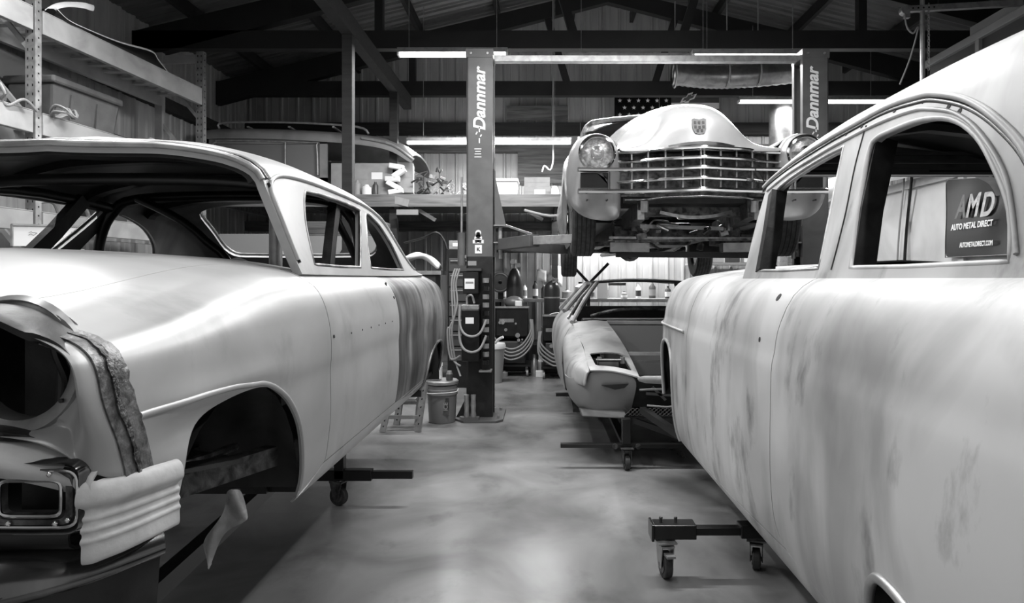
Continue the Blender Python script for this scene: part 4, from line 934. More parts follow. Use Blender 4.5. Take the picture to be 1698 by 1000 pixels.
for s in (1, -1):
    oc = [(.585, 1.845), (.68, 1.84), (.78, 1.845), (.87, 1.87), (.95, 1.93), (.99, 2.02), (1.0, 2.12), (1.0, 2.24), (.985, 2.35), (.95, 2.43), (.90, 2.48), (.82, 2.505), (.73, 2.505), (.66, 2.47), (.61, 2.40), (.59, 2.30), (.585, 2.18), (.585, 2.0)]
    E = [(kx(o, s), 5.06+.05*max(0, o-.85)/.15, z) for o, z in oc]; hcx = kx(.775, s)
    radial('fender_face', E, (hcx, 0, 2.335), .128, [(0, 0), (.06, .03), (.18, .055), (.4, .07), (.7, .085), (.9, .11), (1, .115)], 'caddy', kc, 5.06, flip=s > 0)
    # fender body behind the face, open over the wheel
    rows = []
    for Y in (5.06, 5.2, 5.42, 5.5, 5.65, 5.9, 6.15, 6.3, 6.4, 6.7):
        aw = (5.95-Y)/.46; zb = 1.85 if Y < 5.45 else (1.85+.40*math.sqrt(max(0, 1-aw*aw)) if abs(aw) < 1 else 1.72)
        r = []
        for o, z in ((.95, 1.93), (.985, 2.02), (1.0, 2.12), (1.0, 2.24), (.985, 2.35), (.95, 2.43), (.90, 2.48), (.82, 2.505), (.73, 2.505), (.66, 2.47), (.60, 2.42)):
            k = (z-1.93)/(2.505-1.93); zz = zb+(2.505-zb)*k if Y > 5.42 else z
            r.append((kx(o, s), Y+(.05 if o > .94 and Y < 5.1 else 0), zz+.03*(Y-5.06)/1.6))
        rows.append(r)
    loft('fender', rows, 'caddy', kc, .01, 2, flip=s < 0, m2='inside')
    hl = (hcx, 4.94, 2.335)
    bm = B(); lathe(bm, [(.135, .02), (.140, -.005), (.130, -.025), (.116, -.03), (.108, -.018), (.106, .0)], hl, 36, 'Y'); ring = obj('headlight_rim', bm, 'chrome', kc, smooth=True)
    bm = B(); lathe(bm, [(0, -.030), (.04, -.027), (.08, -.015), (.108, .0)], hl, 32, 'Y'); lens = obj('headlight_lens', bm, 'glass', kc, smooth=True)
    bm = B(); lathe(bm, [(.03, -.031), (.05, -.029), (.052, -.026)], hl, 16, 'Y'); obj('lens_pattern', bm, 'chrome', lens, smooth=True)
    # fog-lamp recess
    bm = B(); a, b = sorted((kx(.90, s), kx(.685, s))); bx(a, b, 4.925, 4.94, 2.075, 2.185, bm); obj('lamp_recess', bm, 'black', kc)
    bm = B(); prism(bm, [(kx(.78, s), 4.920, 2.185), (kx(.74, s), 4.920, 2.185), (kx(.69, s), 4.920, 2.09), (kx(.69, s), 4.920, 2.13)], (0, .004, 0)); obj('recess_bracket', bm, 'engine', kc)
    bm = B(); cyl(bm, (kx(.69, s), 4.915, 2.06), (kx(.69, s), 4.915, 2.20), .010, n=8); obj('recess_frame', bm, 'chrome', kc)
    bm = B()
    for o in (.85, .70): cyl(bm, (kx(o, s), 4.985, 1.985), (kx(o, s), 4.93, 1.985), .006, n=8)
    obj('bumper_hole', bm, 'black', kc)
def gbar(name, wd, Z, h, Yc=4.86, Ye=5.02, r=1.):
    pts = [(KC-wd, Ye-.13 if wd > .8 else Ye, Z-.002), (KC-wd*.75, Ye-.10 if wd > .8 else Ye-.02, Z), (KC-.3, Yc+.05, Z+.004), (KC-.08, Yc+.008, Z+.008), (KC, Yc, Z+.010), (KC+.08, Yc+.008, Z+.008), (KC+.3, Yc+.05, Z+.004), (KC+wd*.75, Ye-.10 if wd > .8 else Ye-.02, Z), (KC+wd, Ye-.13 if wd > .8 else Ye, Z-.002)]
    bm = B(); tube(bm, pts, 0, sm=4, prof=[(.0, -h*.5), (.018, -h*.35), (.024, 0), (.018, h*.35), (0, h*.5), (-.02, h*.4), (-.02, -h*.4)][::-1]); obj(name, bm, 'chrome', kc, smooth=True, sharp=.8)
for wd, Z, h in ((.61, 2.353, .030), (.66, 2.280, .030), (.92, 2.207, .034), (.66, 2.129, .030), (.92, 2.047, .040), (.56, 1.995, .018)): gbar('grille_bar', wd, Z, h)
for o in (-.51, -.39, -.265, -.14, -.012, .012, .14, .265, .39, .51):
    bm = B(); bar(bm, (KC+o, 4.905+.20*abs(o), 2.05), (KC+o, 4.905+.20*abs(o), 2.35), .012, .03, up=(0, 1, 0)); obj('grille_upright', bm, 'dullchrome', kc)
obj('radiator', bx(KC-.6, KC+.6, 5.10, 5.12, 2.03, 2.36), 'engine', kc); obj('radiator_shroud', bx(KC-.56, KC+.56, 5.12, 5.5, 1.98, 2.4), 'inside', kc)
bm = B(); tube(bm, [(KC-.27, 4.955, 2.375), (KC-.14, 4.905, 2.392), (KC, 4.885, 2.40), (KC+.14, 4.905, 2.392), (KC+.27, 4.955, 2.375)], 0, sm=5, prof=[(-.012, -.016), (.014, -.01), (.014, .01), (-.012, .016)]); obj('hood_lip_moulding', bm, 'chrome', kc, smooth=True)
bm = B(); e = [(-.056, .06), (-.035, .068), (0, .06), (.035, .068), (.056, .06), (.05, -.02), (.035, -.055), (0, -.065), (-.035, -.055), (-.05, -.02)]
prism(bm, [(KC-.012+a, 4.945-(b*-.35), 2.535+b) for a, b in e], (0, .02, .0)); em = obj('hood_crest', bm, 'black', kc)
for a, b in ((-.03, .03), (0, .03), (.03, .03), (-.03, -.005), (0, -.01), (.03, -.005), (-.015, -.035), (.015, -.035)):
    bm = B(); box(bm, (KC-.012+a, 4.943+b*.35, 2.535+b), (.016, .008, .022)); obj('crest_field', bm, 'midgrey', em)
bm = B(); tube(bm, [(KC-.12, 4.955, 2.185), (KC+.40, 4.86, 2.19), (KC+.46, 4.85, 2.06), (KC+.47, 4.85, 1.98), (KC+.43, 4.86, 1.92)][1:], .005, sm=5); obj('dangling_wire', bm, 'black', kc, smooth=True)
# cabin
rows = []
for Y, zc, hw, zs in ((6.95, 3.08, .62, 2.98), (7.05, 3.13, .68, 3.02), (7.4, 3.19, .72, 3.06), (8.0, 3.20, .72, 3.06), (8.5, 3.12, .68, 2.96), (8.9, 2.95, .6, 2.8), (9.3, 2.72, .5, 2.6)):
    rows.append([(KC, Y-.06, zc), (KC-hw*.45, Y-.04, zc-.015), (KC-hw*.8, Y, zc-.06), (KC-hw, Y, zs), (KC-hw-.03, Y, zs-.04)])
loft('cabin_roof', rows, 'caddy', kc, .015, 2, mirror=KC, flip=True, m2='headliner')
bm = B(); tube(bm, [(KC-.80, 6.62, 2.62), (KC-.77, 6.78, 2.85), (KC-.70, 6.93, 3.0), (KC-.55, 6.93, 3.045), (KC, 6.86, 3.07), (KC+.55, 6.93, 3.045), (KC+.70, 6.93, 3.0), (KC+.77, 6.78, 2.85), (KC+.80, 6.62, 2.62)], .03, sm=5); obj('windshield_frame', bm, 'dullchrome', kc, smooth=True)
bm = B(); bar(bm, (KC, 6.55, 2.80), (KC, 6.86, 3.07), .02, .03); obj('windshield_divider', bm, 'chrome', kc)
for s in (1, -1):
    rows = []
    for Y in (6.6, 7.2, 7.9, 8.3, 8.6, 9.0, 9.4, 9.6, 10.0):
        aw = (Y-9.0)/.42; zb = 1.75+(.36*math.sqrt(max(0, 1-aw*aw)) if abs(aw) < 1 else 0); tp = max(0, (Y-9.2)/.8)
        rows.append([(kx(.90, s), Y, zb), (kx(1.0-.1*tp, s), Y, max(zb+.03, 2.05)), (kx(1.0-.12*tp, s), Y, 2.3), (kx(.92-.1*tp, s), Y, 2.52-.1*tp), (kx(.80-.1*tp, s), Y, 2.60-.12*tp)])
    loft('body_side', rows, 'caddy', kc, .01, 2, flip=s < 0, m2='inside')
    for y0, y1 in ((7.75, 7.9),):
        bm = B(); bar(bm, (kx(.80, s), y0, 2.6), (kx(.72, s), y0+.02, 3.05), .10, .04); obj('door_pillar', bm, 'caddy', kc)
rows = [[(KC-.8, Y, z), (KC-.4, Y, z+.05), (KC, Y, z+.06)] for Y, z in ((8.9, 2.62), (9.4, 2.6), (9.8, 2.5), (10.05, 2.3), (10.1, 1.95))]
loft('trunk', rows, 'caddy', kc, .01, 2, mirror=KC)
obj('floor', bx(KC-.85, KC+.85, 6.3, 9.9, 1.93, 1.96), 'inside', kc)
# chassis seen from below
for s in (1, -1):
    bm = B(); bar(bm, (kx(.42, s), 5.05, 1.93), (kx(.46, s), 6.3, 1.86), .08, .13); bar(bm, (kx(.46, s), 6.3, 1.86), (kx(.48, s), 9.9, 1.86), .09, .14); obj('frame_rail', bm, 'engine', kc)
    bm = B(); cyl(bm, (kx(.415, s), 5.0, 1.90), (kx(.415, s), 4.99, 1.985), .03, n=10); box(bm, (kx(.44, s), 5.02, 1.88), (.05, .05, .07)); obj('bumper_bracket', bm, 'galv', kc)
    bm = B(); bar(bm, (kx(.34, s), 5.75, 1.72), (kx(.75, s), 5.9, 1.70), .09, .04); bar(bm, (kx(.34, s), 6.05, 1.72), (kx(.75, s), 5.92, 1.70), .06, .04); obj('control_arm', bm, 'engine', kc)
    bm = B(); tube(bm, [(kx(.5, s)+.06*math.cos(a), 5.9+.06*math.sin(a), 1.74+.02*a/1.2) for a in np.linspace(0, 12, 60)], .010, n=6); obj('coil_spring', bm, 'engine', kc, smooth=True)
    bm = B(); cyl(bm, (kx(.40, s), 5.62, 1.80), (kx(.40, s), 5.64, 2.0), .028, n=10); sph(bm, (kx(.32, s), 5.55, 1.82), .035, 10); obj('shock_mount', bm, 'dullchrome', kc, smooth=True)
    bm = B(); bar(bm, (kx(.30, s), 5.5, 1.655), (kx(.62, s), 5.52, 1.66), .10, .075); obj('lift_adapter_beam', bm, 'alum', kc)
    bm = B(); tube(bm, [(kx(.2, s), 6.4, 1.78), (kx(.24, s), 7.2, 1.72), (kx(.22, s), 8.2, 1.72), (kx(.3, s), 9.9, 1.75)], .03, sm=4); obj('exhaust_pipe', bm, 'engine', kc, smooth=True)
for nm, a, b, wd, ht, m in (('crossmember', (KC-.55, 5.9, 1.80), (KC+.55, 5.9, 1.80), .16, .12, 'engine'), ('front_crossmember', (KC-.45, 5.3, 1.93), (KC+.45, 5.3, 1.93), .08, .07, 'engine'), ('steering_link', (KC-.62, 5.6, 1.745), (KC+.62, 5.6, 1.735), .02, .02, 'dullchrome'), ('tie_rod', (KC-.38, 5.45, 1.83), (KC+.30, 5.45, 1.81), .022, .03, 'alum'), ('stabiliser_bar', (KC-.6, 5.35, 1.70), (KC+.6, 5.35, 1.72), .02, .02, 'engine'), ('lift_beam', (KC-.55, 5.72, 1.61), (KC+.70, 5.72, 1.60), .05, .05, 'black')):
    bm = B(); bar(bm, a, b, wd, ht); obj(nm, bm, m, kc)
bm = B(); tube(bm, [(KC-.26, 5.2, 1.92), (KC-.12, 5.16, 1.885), (KC, 5.15, 1.875), (KC+.14, 5.16, 1.885), (KC+.30, 5.2, 1.925)], 0, sm=4, prof=[(-.01, -.012), (.01, -.012), (.01, .012), (-.01, .012)]); obj('pan_lip', bm, 'dullchrome', kc)
bm = B(); box(bm, (KC, 6.2, 1.80), (.30, .6, .2)); obj('oil_pan', bm, 'engine', kc, bevel=.03); bm = B(); cyl(bm, (KC, 6.5, 1.88), (KC, 7.3, 1.84), .18, .11, n=18); obj('gearbox', bm, 'engine', kc, smooth=True, sharp=.8)
bm = B(); cyl(bm, (KC, 7.3, 1.84), (KC, 9.0, 1.80), .04, n=12); obj('driveshaft', bm, 'engine', kc, smooth=True); bm = B(); cyl(bm, (KC-.75, 9.0, 1.79), (KC+.75, 9.0, 1.79), .045, n=12); sph(bm, (KC, 9.0, 1.79), .16, 16); obj('rear_axle', bm, 'engine', kc, smooth=True)
random.seed(4)
for k in range(16):
    x = KC+random.uniform(-.5, .5); y = random.uniform(5.2, 6.0); z = random.uniform(1.68, 1.92)
    bm = B()
    if k % 2: tube(bm, [(x, y, z), (x+random.uniform(-.1, .1), y, z+.05), (x+random.uniform(-.25, .25), y+.1, z+random.uniform(-.06, .06))], random.uniform(.006, .014), sm=5)
    else: box(bm, (x, y, z), (random.uniform(.03, .09), .06, random.uniform(.02, .06)), Matrix.Rotation(random.uniform(-.4, .4), 4, 'Y'))
    obj('underbody_fitting', bm, ('engine', 'dullchrome', 'engine', 'galv', 'black')[k % 5], kc, smooth=bool(k % 2))
def tyre(t, c, r, wd, steer=0):
    bm = B(); lathe(bm, [(r*.58, -wd*.42), (r*.75, -wd*.5), (r*.93, -wd*.5), (r, -wd*.40), (r, wd*.40), (r*.93, wd*.5), (r*.75, wd*.5), (r*.58, wd*.42)], (0, 0, 0), 40, 'X')
    T = Matrix.Translation(c) @ Matrix.Rotation(steer, 4, 'Z'); bm.transform(T); ty = obj('tire', bm, 'rubber', t, smooth=True, sharp=.6)
    for k in range(4):
        bm = B(); lathe(bm, [(r-.004, -.008+(k-1.5)*wd*.19), (r+.0015, -.006+(k-1.5)*wd*.19), (r+.0015, .001+(k-1.5)*wd*.19), (r-.004, .003+(k-1.5)*wd*.19)], (0, 0, 0), 40, 'X'); bm.transform(T); obj('tread_groove', bm, 'blackmatte', ty)
    bm = B(); lathe(bm, [(0, -wd*.3), (r*.5, -wd*.3), (r*.6, -wd*.42), (r*.6, wd*.42), (r*.5, wd*.3), (0, wd*.3)], (0, 0, 0), 24, 'X'); bm.transform(T); obj('wheel_rim', bm, 'engine', t, smooth=True, sharp=.5)
tyre(kc, (.352, 5.95, 1.965), .365, .20); tyre(kc, (2.13, 5.95, 1.965), .365, .20, -.12); tyre(kc, (.352, 9.0, 1.79), .365, .20); tyre(kc, (2.13, 9.0, 1.79), .365, .20)
# ------------------------------------------------------------------ wedge-nosed car under the lift
MC = 1.05
mc = thing('wedge_sports_car', 'low wedge-nosed primered sports car shell parked under the raised car, hood missing', 'car', (MC, 6.7, .3))
CENS[mc.name] = (MC, 6.6, .7)
for s in (1, -1):
    X = lambda o: MC-s*o
    # upper fender between hood opening and outer crease, with the pop-up lamp hole
    out_ = [(4.70, .685, .745), (4.85, .70, .785), (5.2, .70, .856), (5.55, .74, .935), (5.95, .758, 1.01)]
    inn_ = [(4.74, .32, .70), (4.88, .335, .765), (5.25, .363, .87), (5.6, .40, .955), (5.95, .44, 1.03)]
    cz = lambda a: pch([p[0] for p in a], [p[2] for p in a]); co = lambda a: pch([p[0] for p in a], [p[1] for p in a])
    oz, oo_, iz, io = cz(out_), co(out_), cz(inn_), co(inn_)
    def FS(u, v, X=X, s=s):
        o = oo_(u)*(1-v)+io(u)*v; z = oz(u)*(1-v)+iz(u)*v+.018*np.sin(PI*v)
        return MC-s*o, u-.05*np.clip(v, 0, 1)*(1-sstep(4.7, 4.9, u)), z
    hole = [(4.80, .16), (5.03, .10), (5.05, .14), (5.05, .78), (5.03, .84), (4.80, .90), (4.785, .86), (4.785, .2)]
    panel('upper_fender', FS, [(4.70, 0), (5.95, 0), (5.95, 1), (4.70, 1)], [hole], .05, 'midprimer', mc, .01, (MC, 6, .6), None)
    e0 = [(X(float(oo_(u)*(1-v)+io(u)*v)), u, float(oz(u)*(1-v)+iz(u)*v)-.03) for u, v in hole]
    bm = B(); grid(bm, [e0, [(p[0], p[1], p[2]-.10) for p in e0]], True); bm.faces.new([v for v in bm.verts[len(e0):]]); obj('lamp_well', bm, 'inside', mc)
    bm = B(); box(bm, (X(.53), 4.93, .765), (.16, .10, .05)); box(bm, (X(.53), 4.87, .80), (.20, .02, .02)); obj('lamp_motor', bm, 'alum', mc, bevel=.006)
    for o_ in (.60, .42): obj('lamp_pivot', cyl(B(), (X(o_), 4.9, .77), (X(o_), 4.9, .82), .018, n=10), 'galv', mc)
    # outer side front
    rows = []
    for Y, top, ot in ((4.72, .742, .688), (4.85, .782, .70), (5.05, .825, .70), (5.25, .865, .705), (5.5, .93, .735), (5.75, .975, .75), (5.95, 1.01, .758)):
        a = (Y-5.6)/.37; zb = .62 if Y < 5.2 else .42
        if abs(a) < 1: zb = .50+.33*math.sqrt(1-a*a)
        bl = .0 if Y < 4.8 else 1; om = .72+.14*min(1, (Y-4.72)/.35)+.0
        zm = zb+(top-zb)*.45
        rows.append([(X(ot), Y, top), (X(ot+(om-ot)*.45), Y, top-(top-zb)*.15), (X(om-.01), Y, zm+.05), (X(om+.01), Y, zb+(top-zb)*.12), (X(om), Y, zb)])
    loft('front_wing', rows, 'midprimer', mc, .01, 2, flip=s > 0, m2='inside')
    # rear three quarters
    rows = []
    for Y, top, ot, om in ((5.96, 1.01, .76, .87), (6.4, 1.03, .79, .89), (6.9, 1.05, .80, .90), (7.3, 1.08, .80, .93), (7.7, 1.08, .80, .94), (8.2, 1.05, .78, .92), (8.7, 1.0, .74, .86), (8.85, .95, .7, .8)):
        a = (Y-8.0)/.38; zb = .36+(.42*math.sqrt(1-a*a) if abs(a) < 1 else 0)
        rows.append([(X(ot-.06), Y, top+.015), (X(ot), Y, top), (X(om-.02), Y, top-.12), (X(om), Y, .74 if zb < .7 else zb+.08), (X(om-.01), Y, max(zb+.05, .55)), (X(om-.05), Y, zb)])
    loft('body_side', rows, 'midprimer', mc, .01, 2, flip=s > 0, m2='inside')
    # roof pillar and window frames
    for nm, pts, r, mm in (('front_pillar', [(X(.765), 5.97, 1.02), (X(.62), 6.35, 1.22), (X(.47), 6.72, 1.385)], .022, 'midprimer'), ('window_frame', [(X(.79), 6.25, 1.04), (X(.66), 6.5, 1.22), (X(.52), 6.8, 1.36), (X(.53), 7.4, 1.37)], .014, 'galv'), ('rear_pillar', [(X(.80), 7.1, 1.07), (X(.68), 7.25, 1.2), (X(.52), 7.4, 1.37)], .03, 'midprimer'), ('rear_pillar', [(X(.80), 8.3, 1.05), (X(.66), 7.9, 1.22), (X(.52), 7.45, 1.37)], .035, 'midprimer')):
        bm = B(); tube(bm, pts, r, sm=5); obj(nm, bm, mm, mc, smooth=True)
    bm = B(); lathe(bm, [(.0, 0), (.33, 0), (.33, .3), (0, .3)], (X(.85) if s > 0 else X(.85)-.3, 5.6, .5), 24, 'X', 0, PI); obj('wheel_well', bm, 'inside', mc)
    # nose underside: bumper area, chin, side scoop
    rows = []
    for Y, o, z1, z0 in ((5.2, .855, .66, .40), (5.05, .866, .655, .40), (4.93, .83, .65, .385), (4.80, .74, .66, .385)):
        rows.append([(X(o-.03 if Y < 4.9 else o), Y, z1), (X(o+.0), Y-.01, z1-.05), (X(o-.02), Y+.01, z0+.09), (X(o-.10), Y+.05, z0)])
    rows += [[(X(.69), 4.72, .745), (X(.68), 4.74, .62), (X(.62), 4.80, .50), (X(.55), 4.84, .385)], [(X(.5), 4.68, .725), (X(.5), 4.72, .60), (X(.48), 4.78, .48), (X(.45), 4.82, .385)], [(X(.34), 4.67, .705), (X(.34), 4.70, .60), (X(.36), 4.78, .48), (X(.36), 4.84, .40)]]
    loft('bumper_shell', rows, 'grey', mc, .01, 2, flip=s < 0, m2='inside', label='grey unpainted bumper shell')
    bm = B(); prism(bm, [(X(.60), 4.70, .63), (X(.40), 4.68, .645), (X(.43), 4.68, .615), (X(.50), 4.69, .60)], (0, .03, 0)); obj('bumper_slot', bm, 'black', mc)
    bm = B(); prism(bm, [(X(.76), 4.90, .425), (X(.42), 4.74, .43), (X(.40), 4.70, .38), (X(.74), 4.84, .37)], (0, .10, -.01)); obj('chin_spoiler', bm, 'midgrey', mc, bevel=.01)
    bm = B(); tube(bm, [(X(.32), 4.68, .60), (X(.05), 4.66, .60), (X(.05), 4.68, .48), (X(.26), 4.70, .48)], .008, sm=3, closed=False); obj('grille_opening_frame', bm, 'grey', mc, smooth=True)
rows = [[(MC-.34, 4.67, .705), (MC, 4.65, .70), (MC+.34, 4.67, .705)], [(MC-.34, 4.655, .69), (MC, 4.63, .685), (MC+.34, 4.655, .69)], [(MC-.33, 4.67, .655), (MC, 4.65, .65), (MC+.33, 4.67, .655)]]
loft('nose_bar', rows, 'midprimer', mc, .012, 1, flip=True)
obj('grille_backing', bx(MC-.36, MC+.36, 4.86, 4.88, .44, .68), 'inside', mc)
for k, (x0, z0, x1, z1) in enumerate(((-.2, .6, -.1, .5), (-.05, .62, .02, .5), (.1, .6, .2, .5), (-.25, .55, .25, .52))):
    bm = B(); bar(bm, (MC+x0, 4.82, z0), (MC+x1, 4.82, z1), .02, .02); obj('grille_strut', bm, 'alum', mc)
me_ = B()
for i in range(26):
    x = MC-.40+i*.032
    for dx in (.03, -.03): bar(me_, (x-dx, 4.72, .40), (x+dx, 4.68, .465), .003, .003)
obj('mesh_guard', me_, 'galv', mc, label='honeycomb mesh strip under the grille'); obj('mesh_tray', bx(MC-.42, MC+.42, 4.70, 5.0, .385, .395), 'black', mc)
obj('cowl_bar', bx(MC-.44, MC+.44, 5.93, 5.99, 1.0, 1.035), 'midprimer', mc, bevel=.006); obj('cowl_top', bx(MC-.72, MC+.72, 5.99, 6.15, .99, 1.02), 'midprimer', mc, bevel=.006)
bm = B()
obj('trunk_wall', bx(MC-.48, MC+.48, 5.80, 5.83, .55, 1.0), 'grey', mc); obj('radiator_support', bx(MC-.44, MC+.44, 5.18, 5.22, .80, .825), 'midprimer', mc); obj('radiator_support_bar', bx(MC-.44, MC+.44, 5.12, 5.15, .75, .768), 'alum', mc)
obj('trunk_floor', bx(MC-.48, MC+.48, 4.9, 5.8, .50, .52), 'inside', mc); obj('floor_pan', bx(MC-.8, MC+.8, 5.0, 8.7, .37, .40), 'inside', mc)
rows = [[(MC, 6.66, 1.395), (MC-.25, 6.67, 1.393), (MC-.47, 6.72, 1.38)], [(MC, 6.9, 1.415), (MC-.27, 6.9, 1.41), (MC-.51, 6.92, 1.385)], [(MC, 7.3, 1.41), (MC-.27, 7.3, 1.405), (MC-.52, 7.3, 1.38)], [(MC, 7.5, 1.39), (MC-.27, 7.5, 1.385), (MC-.51, 7.5, 1.36)]]
loft('roof', rows, 'black', mc, .02, 2, mirror=MC, flip=True, label='dark roof panel with pale edge')
obj('dash', bx(MC-.65, MC+.65, 6.2, 6.5, .95, 1.03), 'inside', mc, bevel=.02)
bm = B(); tube(bm, [(MC-.55, 6.45, 1.05), (MC-.3, 6.3, 1.12), (MC+.1, 6.3, 1.13), (MC+.5, 6.45, 1.08)], .018, sm=5); obj('dash_frame', bm, 'engine', mc, smooth=True)
obj('rear_bulkhead', bx(MC-.7, MC+.7, 7.25, 7.3, .8, 1.12), 'inside', mc); obj('engine_cover', bx(MC-.7, MC+.7, 7.5, 8.8, 1.0, 1.04), 'midprimer', mc, bevel=.01)
obj('tail_panel', bx(MC-.78, MC+.78, 8.8, 8.86, .5, 1.0), 'midprimer', mc, bevel=.01)
mc.location.y += .26; mc.location.z -= .03; mc.location.x -= .01
mt = thing('body_cart', 'black crossbar stand on a single visible caster, under the wedge-nosed car', 'cart', (MC-.44, 4.8, 0))
obj('crossbar', bx(.13, 1.95, 4.78, 4.83, .155, .185), 'black', mt, bevel=.003); obj('upright', bx(.585, .645, 4.77, 4.84, .185, .37), 'black', mt, bevel=.003)
bm = B(); bar(bm, (.615, 4.8, .17), (.615, 6.9, .19), .06, .03); bar(bm, (.615, 4.9, .36), (1.1, 4.8, .2), .04, .04); obj('brace', bm, 'black', mt)
obj('rear_crossbar', bx(.136, 1.95, 6.78, 6.83, .18, .21), 'black', mt)
for x, z in ((.53, .17), (.70, .17)):
    bm = B(); cyl(bm, (x, 4.765, z), (x, 4.78, z), .02, n=10); obj('clamp_bolt', bm, 'engine', mt)
caster(mt, (.615, 4.77, 0), .056, .1); caster(mt, (1.75, 4.8, 0), .056, .1); caster(mt, (.615, 6.8, 0), .056); mt.location.y += .09
# ------------------------------------------------------------------ pallet rack on the left
RK0 = Vector((-4.30, 5.6, 0)); RK1 = Vector((-4.12, 8.0, 0)); RKD = (RK1-RK0).normalized(); RKN = Vector((-RKD.y, RKD.x, 0))
rk = thing('pallet_rack', 'tall grey pallet rack with perforated uprights along the left wall', 'rack', (-4.2, 6.8, 0))
RR = Matrix.Rotation(math.atan2(RKD.y, RKD.x)-PI/2, 4, 'Z')
for p, h in ((RK0, 4.55), (RK1, 4.13)):
    for k in (0, 1):
        q = p+RKN*.52*k; bm = B(); wv = .085
        for off, s in (((0, 0), (.10, .004)),):
            m = Matrix.Translation(q+Vector((0, 0, h/2))) @ RR
            for a, b, c, d in ((0, -.03, .09, .004), (-.045, .0, .004, .06), (.045, .0, .004, .06)):
                bmesh.ops.create_cube(bm, size=1, matrix=m @ Matrix.Translation((a, b, 0)) @ Matrix.Diagonal((c, d, h, 1)))
        up = obj('upright', bm, 'rackgrey' if k else 'galv', rk)
        bm = B(); z = 1.6
        if not k:
            while z < h-.05:
                m = Matrix.Translation(q+Vector((0, 0, z))) @ RR
                for a in (-.022, .022): bmesh.ops.create_cube(bm, size=1, matrix=m @ Matrix.Translation((a, -.032, 0)) @ Matrix.Diagonal((.010, .003, .022, 1)))
                bmesh.ops.create_cube(bm, size=1, matrix=m @ Matrix.Translation((.047, .0, .03)) @ Matrix.Diagonal((.003, .014, .014, 1)))
                z += .075
            ho = obj('slot', bm, 'blackmatte', up); ho['kind'] = 'stuff'
        else: bm.free()
        obj('base_foot', bx(q.x-.07, q.x+.07, q.y-.07, q.y+.07, 0, .01), 'galv', rk)
    for z0, z1 in ((.3, .9), (.9, 1.5), (1.5, 2.1), (2.1, 2.7), (2.7, 3.3), (3.3, 3.9)):
        if z1 < h:
            a, b = (p, p+RKN*.52) if int(z0*10) % 2 else (p+RKN*.52, p)
            bm = B(); bar(bm, a+Vector((0, 0, z0)), b+Vector((0, 0, z1)), .025, .04); obj('diagonal_brace', bm, 'rackgrey', rk)
    bm = B(); bar(bm, p+Vector((0, 0, h-.08)), p+RKN*.52+Vector((0, 0, h-.08)), .03, .10); obj('top_tie', bm, 'rackgrey', rk)
NB = RK0-RKD*1.2
for a, b in ((RK0, RK1), (NB, RK0)):
    for z0, z1 in ((3.48, 3.67), (2.62, 2.80), (1.80, 1.96)):
        for k in (0, 1):
            q0 = a+RKN*(.50*k-.02)+RKD*.05; q1 = b+RKN*(.50*k-.02)-RKD*.05
            bm = B(); bar(bm, q0+Vector((0, 0, (z0+z1)/2)), q1+Vector((0, 0, (z0+z1)/2)), .05, z1-z0)
            bar(bm, q0+Vector((0, 0, z1+.005))+RKN*-.005, q1+Vector((0, 0, z1+.005))+RKN*-.005, .042, .01)
            obj('beam', bm, 'rackgrey', rk, bevel=.004)
    for z in (3.60, 2.74, 1.90):
        for i in range(11 if a is RK0 else 9):
            t = (i+.5)/11; q = a+(b-a)*t
            bm = B(); bar(bm, q+Vector((0, 0, z)), q+RKN*.5+Vector((0, 0, z)), .07, .025); obj('deck_bar', bm, 'rackgrey', rk)
tt = thing('storage_tote', 'large grey lidded plastic tote on the rack middle shelf', 'tote', (-4.52, 6.3, 2.80), math.atan2(RKD.y, RKD.x)-PI/2)
def local(t, nm, bm, m, **k): return obj(nm, bm, m, t, world=False, **k)
bm = B()
lo = [(-.19, -.38, 0), (.19, -.38, 0), (.19, .38, 0), (-.19, .38, 0)]; hi = [(-.225, -.42, .34), (.225, -.42, .34), (.225, .42, .34), (-.225, .42, .34)]
V = [bm.verts.new(p) for p in lo+hi]
for f in ((0, 3, 2, 1), (4, 5, 6, 7), (0, 1, 5, 4), (1, 2, 6, 5), (2, 3, 7, 6), (3, 0, 4, 7)): bm.faces.new([V[i] for i in f])
local(tt, 'tub', bm, 'midgrey', bevel=.03)
bm = B(); box(bm, (0, 0, .37), (.49, .88, .07)); local(tt, 'lid', bm, 'midgrey', bevel=.02)
bm = B(); box(bm, (0, .45, .34), (.14, .03, .08)); local(tt, 'latch', bm, 'black', bevel=.006); bm = B(); box(bm, (.08, .43, .20), (.06, .006, .09)); local(tt, 'label', bm, 'paper')
for y in (-.2, .12): local(tt, 'tub_rib', box(B(), (.212, y, .15), (.012, .03, .26), Matrix.Rotation(.08, 4, 'Y')), 'midgrey')
